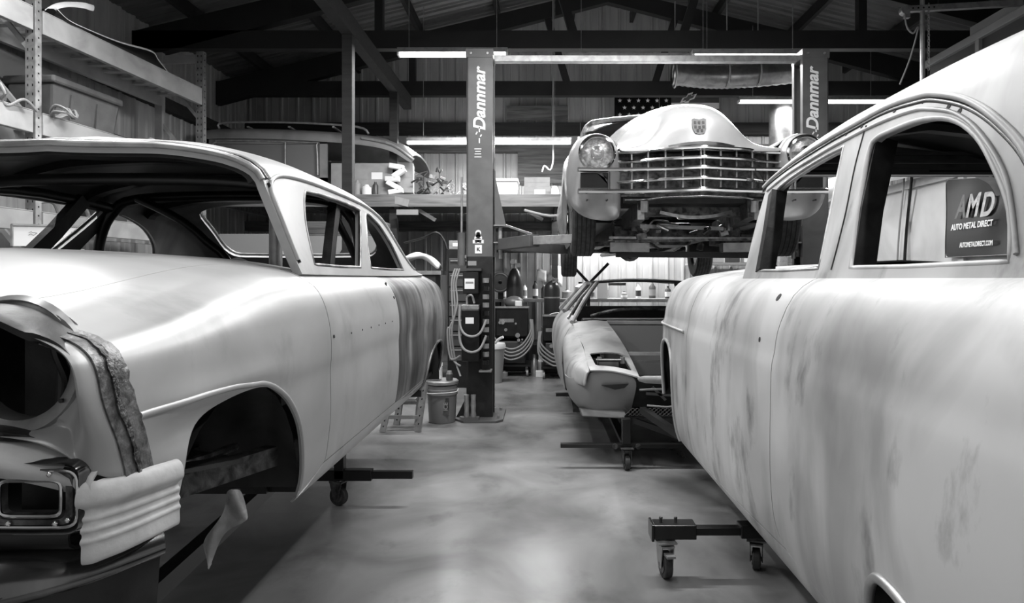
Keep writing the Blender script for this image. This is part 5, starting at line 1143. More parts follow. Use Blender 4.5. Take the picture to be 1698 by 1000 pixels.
# body panel lying on the top shelf
fp = thing('loose_car_fender', 'long curved car fender skin lying on top of the rack, pale rolled edge', 'car panel', (-4.2, 6.5, 3.67))
edge = [(92, 14, 5.75), (112, 34, 5.9), (150, 52, 6.2), (200, 71, 6.7), (250, 85, 7.2), (262, 100, 7.35), (285, 130, 7.7)]
E = smoothpath([at(*p) for p in edge], 5); rows = []
for i, p in enumerate(E):
    h = max(.02, min(.30, p.z-3.69)); rows.append([p, p+Vector((.02, 0, -h*.5)), p+Vector((-.02, 0, -h))])
loft('skin', rows, 'black', fp, .006, 1); rows = [[p, p+Vector((-.16, .02, .012)), p+Vector((-.36, .05, -.03))] for p in E]; loft('top_skin', rows, 'plasticd', fp, .004, 1)
bm = B(); tube(bm, E, .012, n=8); obj('rolled_edge', bm, 'white', fp, smooth=True)
rows = [[at(72, 22, 5.7), at(80, 10, 5.75), at(88, 20, 5.78)], [at(84, 8, 5.8), at(96, 3, 5.8), at(100, 13, 5.8)], [at(112, 5, 5.9), at(118, 1, 5.95), at(120, 11, 5.9)], [at(140, 7, 6.0), at(143, 3, 6.0), at(146, 15, 6.0)], [at(154, 10, 6.1), at(156, 9, 6.1), at(155, 21, 6.1)]]
loft('turned_flange', rows, 'cloth', fp, .006, 2)
def coil(name, label, cat, c, R, r, n, m, sd, flat=.5, group=None):
    random.seed(sd); pts = []
    for i in range(n*7):
        a = i*2*PI/7; rr = R*random.uniform(.6, 1.1); pts.append((c[0]+rr*math.cos(a), c[1]+rr*math.sin(a)*flat, c[2]+r+abs(math.sin(i*.9))*R*flat*random.uniform(.2, 1.3)))
    bm = B(); tube(bm, pts, r, n=6, sm=4); return tag(obj(name, bm, m, smooth=True), label, cat, group)
coil('ratchet_strap', 'bundled pale strap hanging over the rack middle shelf, right of the near upright', 'strap', (-4.15, 5.75, 2.78), .10, .010, 5, 'hose', 2, .8)
coil('rope', 'small pale rope coil on the far end of the rack middle shelf', 'rope', (-4.2, 7.2, 2.82), .12, .012, 4, 'cloth', 5)
bm = B(); tube(bm, [at(0, 138, 5.2)+Vector((0, 0, 0)), at(8, 155, 5.2), at(2, 165, 5.25), at(14, 175, 5.3), at(40, 165, 5.4), at(62, 185, 5.5)], .012, sm=5); tag(obj('air_hose', bm, 'hose', smooth=True), 'pale hose lying on the rack shelf at the left edge of the photo', 'hose')
dr = thing('rolled_tarp', 'dark rolled tarp on the rack middle shelf left of the near upright', 'tarp', (-4.6, 5.1, 2.8))
bm = B(); tube(bm, [(-4.62, 4.2, 2.93), (-4.60, 4.7, 2.95), (-4.58, 5.3, 2.90), (-4.5, 5.5, 2.86)], .12, n=14, sm=4); obj('roll', bm, 'plasticd', dr, smooth=True)
tag(obj('grey_panel', bx(-4.85, -4.83, 4.2, 6.9, 2.84, 3.45), 'grey'), 'grey sheet standing at the back of the rack above the tote', 'sheet')
# things on the lowest visible rack shelf
sb = thing('storage_box', 'dark box with pale label at the left end of the low rack shelf', 'box', (-4.6, 5.3, 1.96))
obj('carton', bx(-4.75, -4.45, 5.0, 5.35, 1.965, 2.2), 'plasticd', sb, bevel=.01); obj('label', bx(-4.72, -4.55, 4.994, 4.999, 2.0, 2.12), 'paper', sb)
for k, (y, l) in enumerate(((5.85, 'nearer'), (6.25, 'farther'))):
    bm = B(); tube(bm, [(-4.4, y-.10, 1.97), (-4.4, y-.10, 2.03), (-4.4, y, 2.08), (-4.4, y+.12, 2.08), (-4.4, y+.18, 2.0)], .018, sm=5); tag(obj('clamp_handle', bm, 'galv', smooth=True), 'bent metal handle on the low rack shelf, %s of two' % l, 'handle')
tag(obj('parts_bin', bx(-4.65, -4.35, 6.6, 6.95, 1.965, 2.13), 'plasticd', bevel=.01), 'dark parts bin on the low rack shelf seen through the windshield', 'bin')
wb = thing('whiteboard', 'long whiteboard with handwritten notes leaning on the rack, seen through the left car windshield', 'whiteboard', (-4.0, 5.2, 1.4))
a = at(21, 408, 4.9); b_ = at(134, 408, 5.3); ex = (b_-a).normalized()
bm = B(); prism(bm, [a, b_, b_+Vector((0, 0, .155)), a+Vector((0, 0, .155))], (0, .02, 0)); obj('board', bm, 'white', wb)
bm = B(); bar(bm, a+Vector((0, -.008, .158)), b_+Vector((0, -.008, .158)), .02, .014); bar(bm, a+Vector((0, -.008, 0)), a+Vector((0, -.008, .16)), .014, .014); obj('board_frame', bm, 'galv', wb)
random.seed(11); bm = B()
for cx, cz in ((.10, .10), (.26, .10), (.36, .10), (.43, .10), (.26, .06), (.36, .065), (.44, .06), (.1, .085), (.43, .03), (.36, .03)):
    p = [a+ex*(cx*1.1+i*.008)+Vector((0, -.012, cz+random.uniform(-.006, .010))) for i in range(8)]; tube(bm, p, .0014, n=4)
obj('handwriting', bm, 'ink', wb)
wbs = tag(obj('bracket_stand', bx(-4.0, -3.66, 5.0, 5.3, 0, 1.635), 'rackgrey'), 'grey stand behind the whiteboard', 'stand')
# ------------------------------------------------------------------ timber platform along the back and what is on it
pf = thing('timber_platform', 'long timber storage platform across the back left, plank edge facing us', 'platform', (-2.3, 10, 2.4))
obj('front_plank', bx(-4.9, .27, 9.0, 9.06, 2.375, 2.545), 'plank', pf, bevel=.004); obj('deck', bx(-4.9, .27, 9.06, 11.2, 2.50, 2.53), 'plank', pf)
for x in (-4.3, -3.2, -2.0, -.95, .2): obj('joist', bx(x-.03, x+.03, 9.06, 11.2, 2.36, 2.5), 'wood', pf)
for x in (-4.8, -2.05, -.98): obj('leg', bx(x-.05, x+.05, 9.08, 9.18, 0, 2.37), 'darkwood', pf)
obj('leg', bx(.15, .25, 11.0, 11.1, 0, 2.37), 'darkwood', pf)
for x in (-1.75, -.28):
    bm = B(); bar(bm, (x, 9.1, 2.37), (x+.28, 9.1, 2.20), .04, .05); obj('knee_brace', bm, 'wood', pf)
bm = B(); tube(bm, [(-.25, 9.02, 2.33), (.1, 9.0, 2.25), (.4, 9.02, 2.29), (.62, 9.05, 2.27)], .02, sm=4); tag(obj('cable', bm, 'hose', smooth=True), 'pale cable sagging under the platform right of the lift post', 'cable')
tag(obj('tube_bundle', bx(-1.97, -1.68, 8.93, 8.98, 2.26, 2.33), 'hose'), 'short pale tube clipped beneath the platform edge', 'tube')
# camper shell
vn = thing('camper_shell', 'grey van roof section with side windows and roof rails, stored high behind the left car', 'van body', (-3.2, 9.9, 2.55))
def vp(x, y, Y=9.1): return at(x, y, Y)
rows = []
for x, y in ((330, 222), (350, 218), (450, 219), (540, 224), (600, 229), (640, 236), (662, 246), (684, 263)):
    p = vp(x, y); rows.append([p+Vector((0, 0, -.09)), p+Vector((0, -.01, 0)), p+Vector((0, .05, .05)), p+Vector((0, .3, .12)), p+Vector((0, .8, .17)), p+Vector((0, 1.4, .12)), p+Vector((0, 1.6, -.08))])
loft('roof', rows, 'van', vn, .02, 2); 
x0, x1 = vp(335, 300).x, vp(541, 300).x
bm = B(); z0, z1 = 2.54, vp(345, 228).z
for a, b, c, d in ((x0, x1, z0, z0+.25), (x0, x0+.08, z0, z1), (x1-.10, x1, z0, z1-.06), (x0, x1, z1-.08, z1)): bx(a, b, 9.13, 9.17, c, d, bm)
obj('side_wall', bm, 'van', vn); obj('side_window', bx(x0+.06, x1-.09, 9.150, 9.158, z0+.2, z1-.06), 'vang', vn)
bm = B(); q = [vp(350, 290), vp(350, 243), vp(358, 235), vp(370, 232), vp(515, 236), vp(524, 240), vp(526, 290)]; tube(bm, [v+Vector((0, .02, 0)) for v in q], .012, sm=3); obj('window_gasket', bm, 'galv', vn, smooth=True)
bm = B(); tube(bm, [vp(472, 234)+Vector((0, .02, 0)), vp(472, 290)+Vector((0, .02, 0))], .010); obj('window_divider', bm, 'galv', vn)
for dy, l in ((0, 0), (.9, 1)):
    bm = B(); tube(bm, [vp(352, 215)+Vector((0, .2+dy, .06)), vp(362, 205)+Vector((0, .2+dy, .06)), vp(480, 205)+Vector((0, .2+dy, .06)), vp(585, 212)+Vector((0, .2+dy, .06)), vp(605, 224)+Vector((0, .2+dy, .06))], .016, sm=4); obj('roof_rail', bm, 'galv', vn, smooth=True)
bm = B()
for x in (400, 470, 545): bar(bm, vp(x, 212)+Vector((0, .2, .06)), vp(x, 212)+Vector((0, 1.1, .06)), .03, .02)
obj('roof_crossbar', bm, 'galv', vn)
obj('end_wall', bx(x0, x1, 10.5, 10.55, 2.54, 3.25), 'van', vn); obj('inner_floor', bx(x0, vp(640, 300).x, 9.2, 10.5, 2.535, 2.56), 'van', vn)
bm = B(); tube(bm, [vp(600, 229)+Vector((0, -.01, 0)), vp(650, 240)+Vector((0, -.01, 0)), vp(686, 265)+Vector((0, -.01, 0))], .02, sm=5); obj('edge_trim', bm, 'galv', vn, smooth=True)
def carton(label, c, s, rz=0, m='card', lab=None, cat='box', name='cardboard_box', flaps=False):
    t = thing(name, label, cat, c, rz); bm = B(); box(bm, (0, 0, s[2]/2), s); local(t, 'carton', bm, m, bevel=.004)
    bm = B(); box(bm, (0, -s[1]/2-.001, s[2]*.5), (s[0]*.98, .002, .004)); box(bm, (0, 0, s[2]+.001), (s[0], .05, .002)); local(t, 'tape', bm, 'hose')
    if lab: bm = B(); box(bm, (lab[0]*s[0], -s[1]/2-.003, lab[1]*s[2]), (s[0]*lab[2], .003, s[2]*lab[3])); local(t, 'label', bm, 'paper')
    if flaps:
        bm = B()
        for sx in (-1, 1): bar(bm, (sx*s[0]/2, 0, s[2]), (sx*(s[0]/2+.12), 0, s[2]+.06), s[1]*.9, .004)
        local(t, 'flap', bm, m)
    return t
carton('big closed carton with pale label stored beside the camper shell window pillar', (-2.51, 9.42, 2.56), (.85, .45, .44), lab=(.25, .6, .18, .22))
carton('narrow carton standing right of the labelled carton on the platform', (-1.96, 9.45, 2.60), (.24, .4, .42), .15)
bm = B(); bar(bm, (-2.20, 9.15, 2.52), (-1.80, 9.10, 2.42), .25, .10); tag(obj('foam_block', bm, 'card'), 'pale wedge of foam lying over the platform edge', 'foam')
tn = thing('torn_packing', 'torn crumpled white packing stacked in front of the narrow carton', 'packing', (-2.0, 9.15, 2.55))
random.seed(9)
for k in range(5):
    bm = B(); box(bm, (-2.02+random.uniform(-.05, .05), 9.14, 2.60+k*.085), (.20, .10, .07), Matrix.Rotation(random.uniform(-.7, .7), 4, 'Y')); obj('packing_piece', bm, 'paper' if k % 2 else 'cloth', tn, bevel=.01)
for k, (x, w_, h, l) in enumerate(((-2.55, .10, .22, 'tall pale bottle'), (-2.42, .14, .16, 'squat pale tin'), (-2.30, .08, .2, 'dark narrow can'))):
    bm = B(); lathe(bm, [(0, 0), (w_/2, 0), (w_/2, h*.75), (w_*.25, h*.88), (w_*.2, h), (0, h)], (x, 9.12, 2.53), 14); tag(obj('paint_container', bm, ('hose', 'white', 'plasticd')[k], smooth=True, sharp=.7), l+' on the platform edge in front of the cartons', 'container')
# pile of engine parts on the platform
pp = thing('engine_parts_pile', 'heap of dark greasy engine parts and linkages on the platform left of the lift post', 'parts', (-1.5, 9.4, 2.54))
random.seed(21)
for k in range(34):
    x = random.uniform(-1.78, -1.32); h = .30*(1-((x+1.55)/.32)**2)+.05; z = 2.55+random.uniform(0, max(.05, h)); y = random.uniform(9.12, 9.5); bm = B()
    if k % 3 == 0: cyl(bm, (x, y, z), (x+random.uniform(-.12, .12), y, z+random.uniform(-.03, .08)), random.uniform(.012, .035), n=10)
    elif k % 3 == 1: tube(bm, [(x, y, z), (x+random.uniform(-.1, .1), y, z+.06), (x+random.uniform(-.15, .15), y, z+.0)], random.uniform(.006, .016), sm=4, n=6)
    else: box(bm, (x, y, z), (random.uniform(.03, .12), .08, random.uniform(.02, .07)), Matrix.Rotation(random.uniform(-1, 1), 4, 'Y'))
    obj('part', bm, ('engine', 'black', 'engine', 'dullchrome')[k % 4], pp)
sp = thing('silver_parts_pile', 'smaller heap of bright curled fittings right of the dark parts heap', 'parts', (-1.15, 9.3, 2.54))
for k in range(14):
    x = random.uniform(-1.32, -1.03); z = 2.56+random.uniform(0, .14); bm = B(); r = random.uniform(.02, .05)
    tube(bm, [(x+r*math.cos(a), 9.15+.1*random.random(), z+r*math.sin(a)) for a in np.linspace(0, 5, 9)], .006, n=6); obj('fitting', bm, 'galv', sp, smooth=True)
bn = thing('storage_bin', 'white plastic storage bin with lid on the platform right of the lift post', 'bin', (-.52, 9.35, 2.545))
bm = B(); bx(-.69, -.35, 9.15, 9.55, 2.546, 2.74, bm); obj('tub', bm, 'white', bn, bevel=.02); bm = B(); bx(-.70, -.335, 9.13, 9.57, 2.74, 2.78, bm); obj('lid', bm, 'white', bn, bevel=.01)
carton('flat carton with printed side on the platform below the brown panel', (-.08, 9.4, 2.545), (.38, .3, .13), lab=(.1, .5, .4, .5)); carton('upper pale carton stacked on the printed flat carton', (-.08, 9.45, 2.68), (.36, .3, .14))
tag(obj('wall_board', bx(-.42, .62, 11.12, 11.16, 3.0, 3.52), 'wood'), 'plain brownish board fixed on the back wall left of the raised car', 'board')
tag(obj('upper_board', bx(-.6, .42, 11.05, 11.10, 4.05, 4.28), 'wood'), 'wooden board on the back wall above the dark girt', 'board')
bm = B(); tube(bm, [(.155, 10, 5.7), at(917, 165, 10), at(917, 240, 10), at(917, 268, 10), at(912, 282, 10), at(903, 275, 10), at(899, 285, 10)], .012, sm=3); tag(obj('hanging_cord', bm, 'hose', smooth=True), 'thin cord with a hook hanging from the ceiling left of the raised car', 'cord')
bm = B(); lathe(bm, [(0, 0), (.05, 0), (.06, .04), (.05, .1), (.02, .14), (0, .14)], (.17, 9.2, 2.545), 14); tag(obj('white_jar', bm, 'white', smooth=True), 'small white jar on the right end of the platform', 'jar')
# cabinets under the platform, seen through the left car
fc = thing('flammables_cabinet', 'grey steel flammables cabinet with warning triangle, seen through the left car door window', 'cabinet', (-2.6, 8.4, 0))
obj('body', bx(-3.0, -1.97, 8.3, 8.75, 0, 1.96), 'midgrey', fc, bevel=.006)
for a, b in ((-2.99, -2.48), (-2.47, -1.96)): d = obj('door', bx(a, b, 8.275, 8.3, .1, 1.93), 'grey', fc, bevel=.004); obj('handle', bx(-2.52 if a < -2.9 else -2.44, -2.50 if a < -2.9 else -2.42, 8.25, 8.275, 1.0, 1.2), 'galv', d)
bm = B(); c = Vector((-2.45, 8.268, 1.73)); tri = [(c.x-.13, c.y, c.z-.10), (c.x+.13, c.y, c.z-.10), (c.x, c.y, c.z+.13)]; prism(bm, tri, (0, .006, 0)); obj('warning_triangle', bm, 'ink', fc)
bm = B(); tri = [(c.x-.095, c.y-.003, c.z-.08), (c.x+.095, c.y-.003, c.z-.08), (c.x, c.y-.003, c.z+.09)]; prism(bm, tri, (0, .002, 0)); obj('triangle_face', bm, 'paper', fc)
bm = B(); prism(bm, [(c.x-.03, c.y-.006, c.z-.06), (c.x+.03, c.y-.006, c.z-.06), (c.x+.025, c.y-.006, c.z-.01), (c.x, c.y-.006, c.z+.05), (c.x-.025, c.y-.006, c.z-.01)], (0, .002, 0)); obj('flame_mark', bm, 'ink', fc)
text('sign_text', 'FLAMMABLE', .13, 'ink', frame((-2.30, 8.268, 1.54), (1, 0, 0), (0, 0, 1)), fc, sx=.8); text('sign_text', 'KEEP FIRE AWAY', .09, 'ink', frame((-2.30, 8.268, 1.43), (1, 0, 0), (0, 0, 1)), fc, sx=.8)
obj('side_box', bx(-2.9, -2.0, 8.35, 8.7, 1.965, 2.05), 'card', fc) if False else None
tag(obj('flat_stack', bx(-2.98, -2.0, 8.33, 8.7, 1.965, 2.12), 'wood'), 'stack of flat boards on top of the flammables cabinet', 'boards')
wc = thing('pale_cabinet', 'pale steel cabinet with a small notice left of the flammables cabinet', 'cabinet', (-3.6, 8.4, 0))
obj('body', bx(-4.05, -3.08, 8.3, 8.75, 0, 1.96), 'hose', wc, bevel=.006); obj('door', bx(-4.03, -3.10, 8.275, 8.3, .1, 1.93), 'hose', wc); obj('notice', bx(-3.27, -3.17, 8.268, 8.274, 1.62, 1.78), 'paper', wc); obj('notice_print', bx(-3.25, -3.19, 8.264, 8.267, 1.68, 1.72), 'ink', wc)
# machine, rags and tool chest behind the left car tail
mg = thing('parts_washer', 'cluttered grey workshop machine left of the lift post, behind the left car tail', 'machine', (-1.65, 8.7, 0))
obj('cabinet', bx(-1.93, -1.37, 8.5, 8.9, 0, 1.45), 'plasticd', mg, bevel=.01); obj('worktop', bx(-1.94, -1.30, 8.45, 8.95, 1.45, 1.50), 'galv', mg)
bm = B(); cyl(bm, (-1.55, 8.46, 1.28), (-1.55, 8.50, 1.28), .06, n=16); obj('dial', bm, 'galv', mg); bm = B(); tube(bm, [(-1.8, 8.6, 1.86), (-1.55, 8.6, 1.93), (-1.38, 8.6, 2.0), (-1.28, 8.6, 1.9), (-1.24, 8.6, 1.78)], .015, sm=4); obj('boom', bm, 'black', mg, smooth=True)
bm = B(); bar(bm, (-1.28, 8.62, 1.5), (-1.28, 8.62, 1.9), .03, .03); obj('boom_post', bm, 'black', mg)
rows = [[(-1.9+.55*j/6, 8.45+.4*i/4, 1.52+.16*math.sin(PI*j/6)+.04*math.sin(i*2.1+j*1.7)) for j in range(7)] for i in range(5)]
rg = B(); grid(rg, rows); o = tag(obj('rag_heap', rg, 'cloth', smooth=True), 'heap of white rags on the machine behind the left car tail', 'rags'); s = o.modifiers.new('s', 'SOLIDIFY'); s.thickness = .06; s = o.modifiers.new('u', 'SUBSURF'); s.levels = s.render_levels = 2
tag(obj('white_box', bx(-1.92, -1.62, 8.36, 8.45, 1.25, 1.42), 'white', bevel=.02), 'white rounded box hung on the front of the cluttered machine', 'box')
tc = thing('tool_chest', 'black tool chest with shallow drawers just left of the lift post', 'tool chest', (-1.12, 8.6, 0))
obj('carcass', bx(-1.22, -.88, 8.5, 8.95, 0, 1.78), 'black', tc, bevel=.006)
for k in range(7):
    z = .35+k*.19; d = obj('drawer', bx(-1.20, -.90, 8.485, 8.5, z, z+.17), 'plasticd', tc, bevel=.003); obj('drawer_pull', bx(-1.18, -.92, 8.47, 8.485, z+.13, z+.145), 'galv', d)
carton('small pale box on top of the black tool chest', (-1.12, 8.7, 1.785), (.2, .15, .11), m='hose', lab=(0, .5, .5, .4))
# ------------------------------------------------------------------ back bench, welders, gas cylinders
wbn = thing('workbench', 'long steel workbench against the back wall between lift posts', 'workbench', (.6, 10.7, 0))
obj('benchtop', bx(-.75, 3.9, 10.45, 11.1, 1.03, 1.08), 'galv', wbn, bevel=.004); obj('lower_shelf', bx(-.75, 3.9, 10.5, 11.1, .35, .38), 'darkwood', wbn)
for x in (-.72, .6, 2.2, 3.87):
    for y in (10.48, 11.05): obj('leg', bx(x-.03, x+.03, y-.03, y+.03, 0, 1.03), 'black', wbn)
tag(obj('upper_shelf', bx(-.75, -.12, 10.8, 11.1, 1.83, 1.87), 'darkwood'), 'dark shelf on the back wall just right of the lift post', 'shelf')
kinds = [('spray_can', .035, .2, 'galv', 'silver spray can'), ('solvent_jug', .08, .26, 'white', 'white solvent jug'), ('paint_tin', .07, .14, 'galv', 'short shiny paint tin'), ('oil_bottle', .05, .24, 'plasticd', 'dark oil bottle'), ('spray_bottle', .04, .28, 'white', 'thin white spray bottle'), ('glue_pot', .05, .10, 'hose', 'squat grey pot')]
random.seed(3); names = ['at the left end of', 'second along', 'left of the papers on', 'below the papers on', 'beside the small cylinder on', 'behind the raised car tire on', 'seen under the raised car on', 'seen through the sports car window on', 'middle of', 'right of centre on', 'toward the right end of', 'at the right end of']
xs_ = [-.62, -.47, -.30, -.12, .02, .40, .60, .80, 1.05, 1.30, 1.55, 1.80, 2.0, 2.25, 2.5, 2.75, 3.0, 3.2, 3.45, 3.7]
for k, x in enumerate(xs_):
    nm, r, h, m, l = kinds[(k*5+k//4) % 6]; rr = r*random.uniform(.85, 1.2); hh = h*random.uniform(.8, 1.25)
    t = thing(nm, '%s %s the back bench, %s' % (l, names[k*12//20], ('front row', 'middle row', 'wall row')[k % 3]), 'container', (x, 10.6+.15*(k % 3), 1.082), group='containers on the back workbench')
    bm = B(); lathe(bm, [(0, 0), (rr, 0), (rr, hh*.7), (rr*.45, hh*.86), (rr*.4, hh*.9), (0, hh*.9)], (0, 0, 0), 16); local(t, 'body', bm, m, smooth=True, sharp=.7)
    bm = B(); cyl(bm, (0, 0, hh*.9), (0, 0, hh), rr*.35, n=10); local(t, 'cap', bm, ('black', 'white', 'galv')[k % 3])
    bm = B(); lathe(bm, [(rr+.001, hh*.15), (rr+.001, hh*.55)], (0, 0, 0), 16); local(t, 'label', bm, ('grey', 'paper', 'plasticd')[(k+1) % 3], smooth=True)
for k, (x0, x1, z0, z1, l) in enumerate(((-.10, .06, 1.35, 1.55, 'small pale paper taped to the back wall above the bench'), (.13, .33, 1.28, 1.62, 'large crumpled pale sheet pinned up left of the raised car tire'))):
    bm = B(); r = [[(x0+(x1-x0)*i/4, 11.2-.02*abs(math.sin(i*2+j)), z0+(z1-z0)*j/4+.02*math.sin(i*1.3)) for i in range(5)] for j in range(5)]; grid(bm, r); o = tag(obj('wall_paper_note', bm, 'paper', smooth=True), l, 'paper'); o.modifiers.new('s', 'SOLIDIFY').thickness = .002
def gas(label, x, y, z0, h, r, m='tank'):
    t = thing('gas_cylinder', label, 'gas cylinder', (x, y, z0))
    bm = B(); lathe(bm, [(0, 0), (r*.9, 0), (r, .03), (r, h*.80), (r*.9, h*.88), (r*.6, h*.94), (r*.3, h*.97), (0, h*.97)], (0, 0, 0), 24); local(t, 'tank', bm, m, smooth=True, sharp=.8)
    bm = B(); cyl(bm, (0, 0, h*.96), (0, 0, h*1.06), .022, n=10); local(t, 'valve', bm, 'galv'); bm = B(); cyl(bm, (-.03, -.04, h*1.04), (-.03, -.065, h*1.04), .04, n=14); cyl(bm, (.06, -.04, h*1.0), (.06, -.065, h*1.0), .032, n=14); cyl(bm, (-.06, 0, h*1.02), (.08, 0, h*1.02), .012, n=8); local(t, 'regulator', bm, 'galv')
    bm = B(); lathe(bm, [(r+.004, h*.60), (r+.004, h*.63)], (0, 0, 0), 24); local(t, 'chain_band', bm, 'galv', smooth=True); return t
gas('tall dark gas cylinder behind the left welding cart', -.43, 10.2, .12, 1.48, .125); gas('dark gas cylinder with white collar tag behind the right welding cart', .14, 9.95, .70, .68, .12)
tag(obj('cylinder_stand', bx(-.02, .30, 9.8, 10.1, 0, .69), 'plasticd', bevel=.01), 'dark stand below the right gas cylinder', 'stand')
tag(obj('plinth', bx(-.60, -.26, 10.0, 10.3, 0, .115), 'plasticd', bevel=.01), 'low dark base below the tall gas cylinder', 'base')
rl = thing('hose_reel', 'pale hose reel left of the tall gas cylinder', 'hose reel', (-.70, 10.3, 1.1))
bm = B(); lathe(bm, [(.03, -.05), (.16, -.05), (.16, -.04), (.05, -.04), (.05, .04), (.16, .04), (.16, .05), (.03, .05)], (-.66, 10.3, 1.34), 24, 'Y'); obj('drum', bm, 'midgrey', rl, smooth=True, sharp=.6)
bm = B(); lathe(bm, [(.135+.012*math.cos(a), .03*0+.012*math.sin(a)) for a in np.linspace(0, 2*PI, 9)], (-.66, 10.24, 1.34), 28, 'Y'); tube(bm, [(-.55, 10.2, 1.42), (-.50, 10.18, 1.2), (-.55, 10.18, 1.0)], .012, sm=5); obj('wound_hose', bm, 'hose', rl, smooth=True); obj('reel_stand', bx(-.70, -.62, 10.36, 10.42, 1.08, 1.36), 'black', rl)
def welder(label, x, y, W, H, dark='black', sd=1):
    t = thing('welding_cart', label, 'welding cart', (x, y, 0)); random.seed(sd)
    bm = B(); box(bm, (0, 0, .16), (W, .55, .03)); box(bm, (0, .25, .5), (W*.9, .03, .7)); local(t, 'cart_frame', bm, 'black')
    bm = B(); box(bm, (0, 0, .34), (W*.72, .45, .32)); local(t, 'lower_unit', bm, 'plasticd', bevel=.01)
    bm = B(); box(bm, (0, 0, H*.5+.28), (W*.9, .45, H*.42)); u = local(t, 'welder_case', bm, dark, bevel=.015)
    bm = B(); box(bm, (0, -.23, H*.5+.28+H*.21), (W*.94, .03, .025)); local(t, 'case_trim', bm, 'galv')
    for k in range(7):
        bm = B(); a = random.uniform(-W*.35, W*.35); zz = random.uniform(H*.42, H*.72)+.1; cyl(bm, (a, -.225, zz), (a, -.25, zz), random.uniform(.012, .035), n=12); local(t, 'knob', bm, 'galv' if k % 2 else 'hose')
    bm = B(); box(bm, (-W*.15, -.23, H*.80), (W*.4, .004, .05)); local(t, 'rating_plate', bm, 'galv')
    for k in range(4):
        bm = B(); dz = k*.05; w2 = W*.5+.01*k
        tube(bm, [(-w2, -.24, H*.78), (-w2-.01, -.28, H*.6-dz), (-w2*.5, -.30, H*.45-dz), (0, -.31, H*.40-dz), (w2*.6, -.30, H*.47-dz), (w2+.01, -.27, H*.66-dz), (w2, -.24, H*.82)], .012, sm=5); local(t, 'looped_cable', bm, 'hose', smooth=True)
    bm = B(); tube(bm, [(-W*.3, 0, H*.78+.15), (-W*.2, 0, H*.78+.22), (W*.1, 0, H*.78+.24), (W*.28, 0, H*.78+.15)], .012, sm=4); local(t, 'lift_handle', bm, 'galv', smooth=True)
    for sx in (-1, 1):
        bm = B(); cyl(bm, (sx*W*.42-.015, -.22, .05), (sx*W*.42+.015, -.22, .05), .05, n=16); local(t, 'wheel', bm, 'hose')
        bm = B(); cyl(bm, (sx*W*.46-.02, .22, .09), (sx*W*.46+.02, .22, .09), .09, n=18); local(t, 'rear_wheel', bm, 'rubber')
    return t
welder('larger black welding cart with looped pale cables right of the lift post', -.44, 9.72, .52, 1.0, sd=1); welder('smaller welding cart at right, half hidden by the wedge sports car', .19, 9.50, .42, .85, sd=6)
hm = thing('welding_helmet', 'grey domed welding helmet resting on top of the larger welding cart', 'helmet', (-.42, 9.72, .93))
bm = B(); sph(bm, (-.42, 9.72, 1.05), .13, 20, (1.1, 1, .75)); obj('shell', bm, 'midgrey', hm, smooth=True); obj('visor', bx(-.40, -.30, 9.57, 9.61, 1.0, 1.08), 'white', hm, bevel=.01)
can = thing('waste_bin', 'grey waste bin lined with a white bag right of the lift post foot', 'bin', (-.70, 9.0, 0))
bm = B(); lathe(bm, [(0, 0), (.11, 0), (.15, .50), (.14, .50), (.105, .01), (0, .01)], (-.66, 8.95, 0), 24); obj('bin_body', bm, 'hose', can, smooth=True, sharp=.6)
bm = B(); lathe(bm, [(.155, .46), (.16, .50), (.15, .53), (.12, .51), (.11, .45)], (-.66, 8.95, 0), 24); obj('liner', bm, 'white', can, smooth=True); bm = B(); tube(bm, [(-.66, 8.95, .5), (-.60, 8.9, .58), (-.53, 8.85, .62)], .018, sm=3); cyl(bm, (-.68, 8.95, .48), (-.69, 8.95, .66), .025, n=10); obj('discarded_roll', bm, 'white', can, smooth=True)
for k, (x, y, z, l, m) in enumerate(((-.12, 9.6, .30, 'pale bottle jack between the two welding carts', 'galv'), (-.04, 9.75, .26, 'white canister between the welding carts', 'white'), (-.55, 9.5, .08, 'small pale tin on the floor before the larger welding cart', 'hose'))):
    bm = B(); lathe(bm, [(0, 0), (.05, 0), (.05, z*.7), (.025, z*.8), (.025, z), (0, z)], (x, y, 0), 14); tag(obj('floor_canister', bm, m, smooth=True, sharp=.7), l, 'container')
tag(obj('floor_carton', bx(-.10, .02, 9.4, 9.5, 0, .09), 'white', bevel=.006), 'tiny white box on the floor between the welding carts', 'box')
# shelf of parts right of the raised car, above the sanded car
rs2 = thing('parts_shelf', 'low pale shelf of parts behind the raised car, right', 'shelf', (3.2, 10.9, 1.5))
obj('shelf_board', bx(2.4, 4.4, 10.7, 11.2, 1.62, 1.66), 'hose', rs2)
for x in (2.5, 3.8): obj('support', bx(x-.02, x+.02, 10.75, 10.8, 1.085, 1.62), 'black', rs2)
for k in range(7):
    x = 2.5+k*.26; tag(obj('parts_carton', bx(x, x+.19, 10.8, 11.0, 1.665, 1.76+.05*(k % 3)), ('white', 'card', 'plasticd')[k % 3], bevel=.005), '%s parts box on the shelf behind the raised car, %s from its left end' % (('white', 'brown', 'dark')[k % 3], ('first', 'second', 'third', 'fourth', 'fifth', 'sixth', 'seventh')[k]), 'box', 'boxes on the parts shelf')
es = thing('engine_stand', 'dark A-shaped engine stand under the raised car, in front of the bench', 'stand', (.62, 9.6, 0))
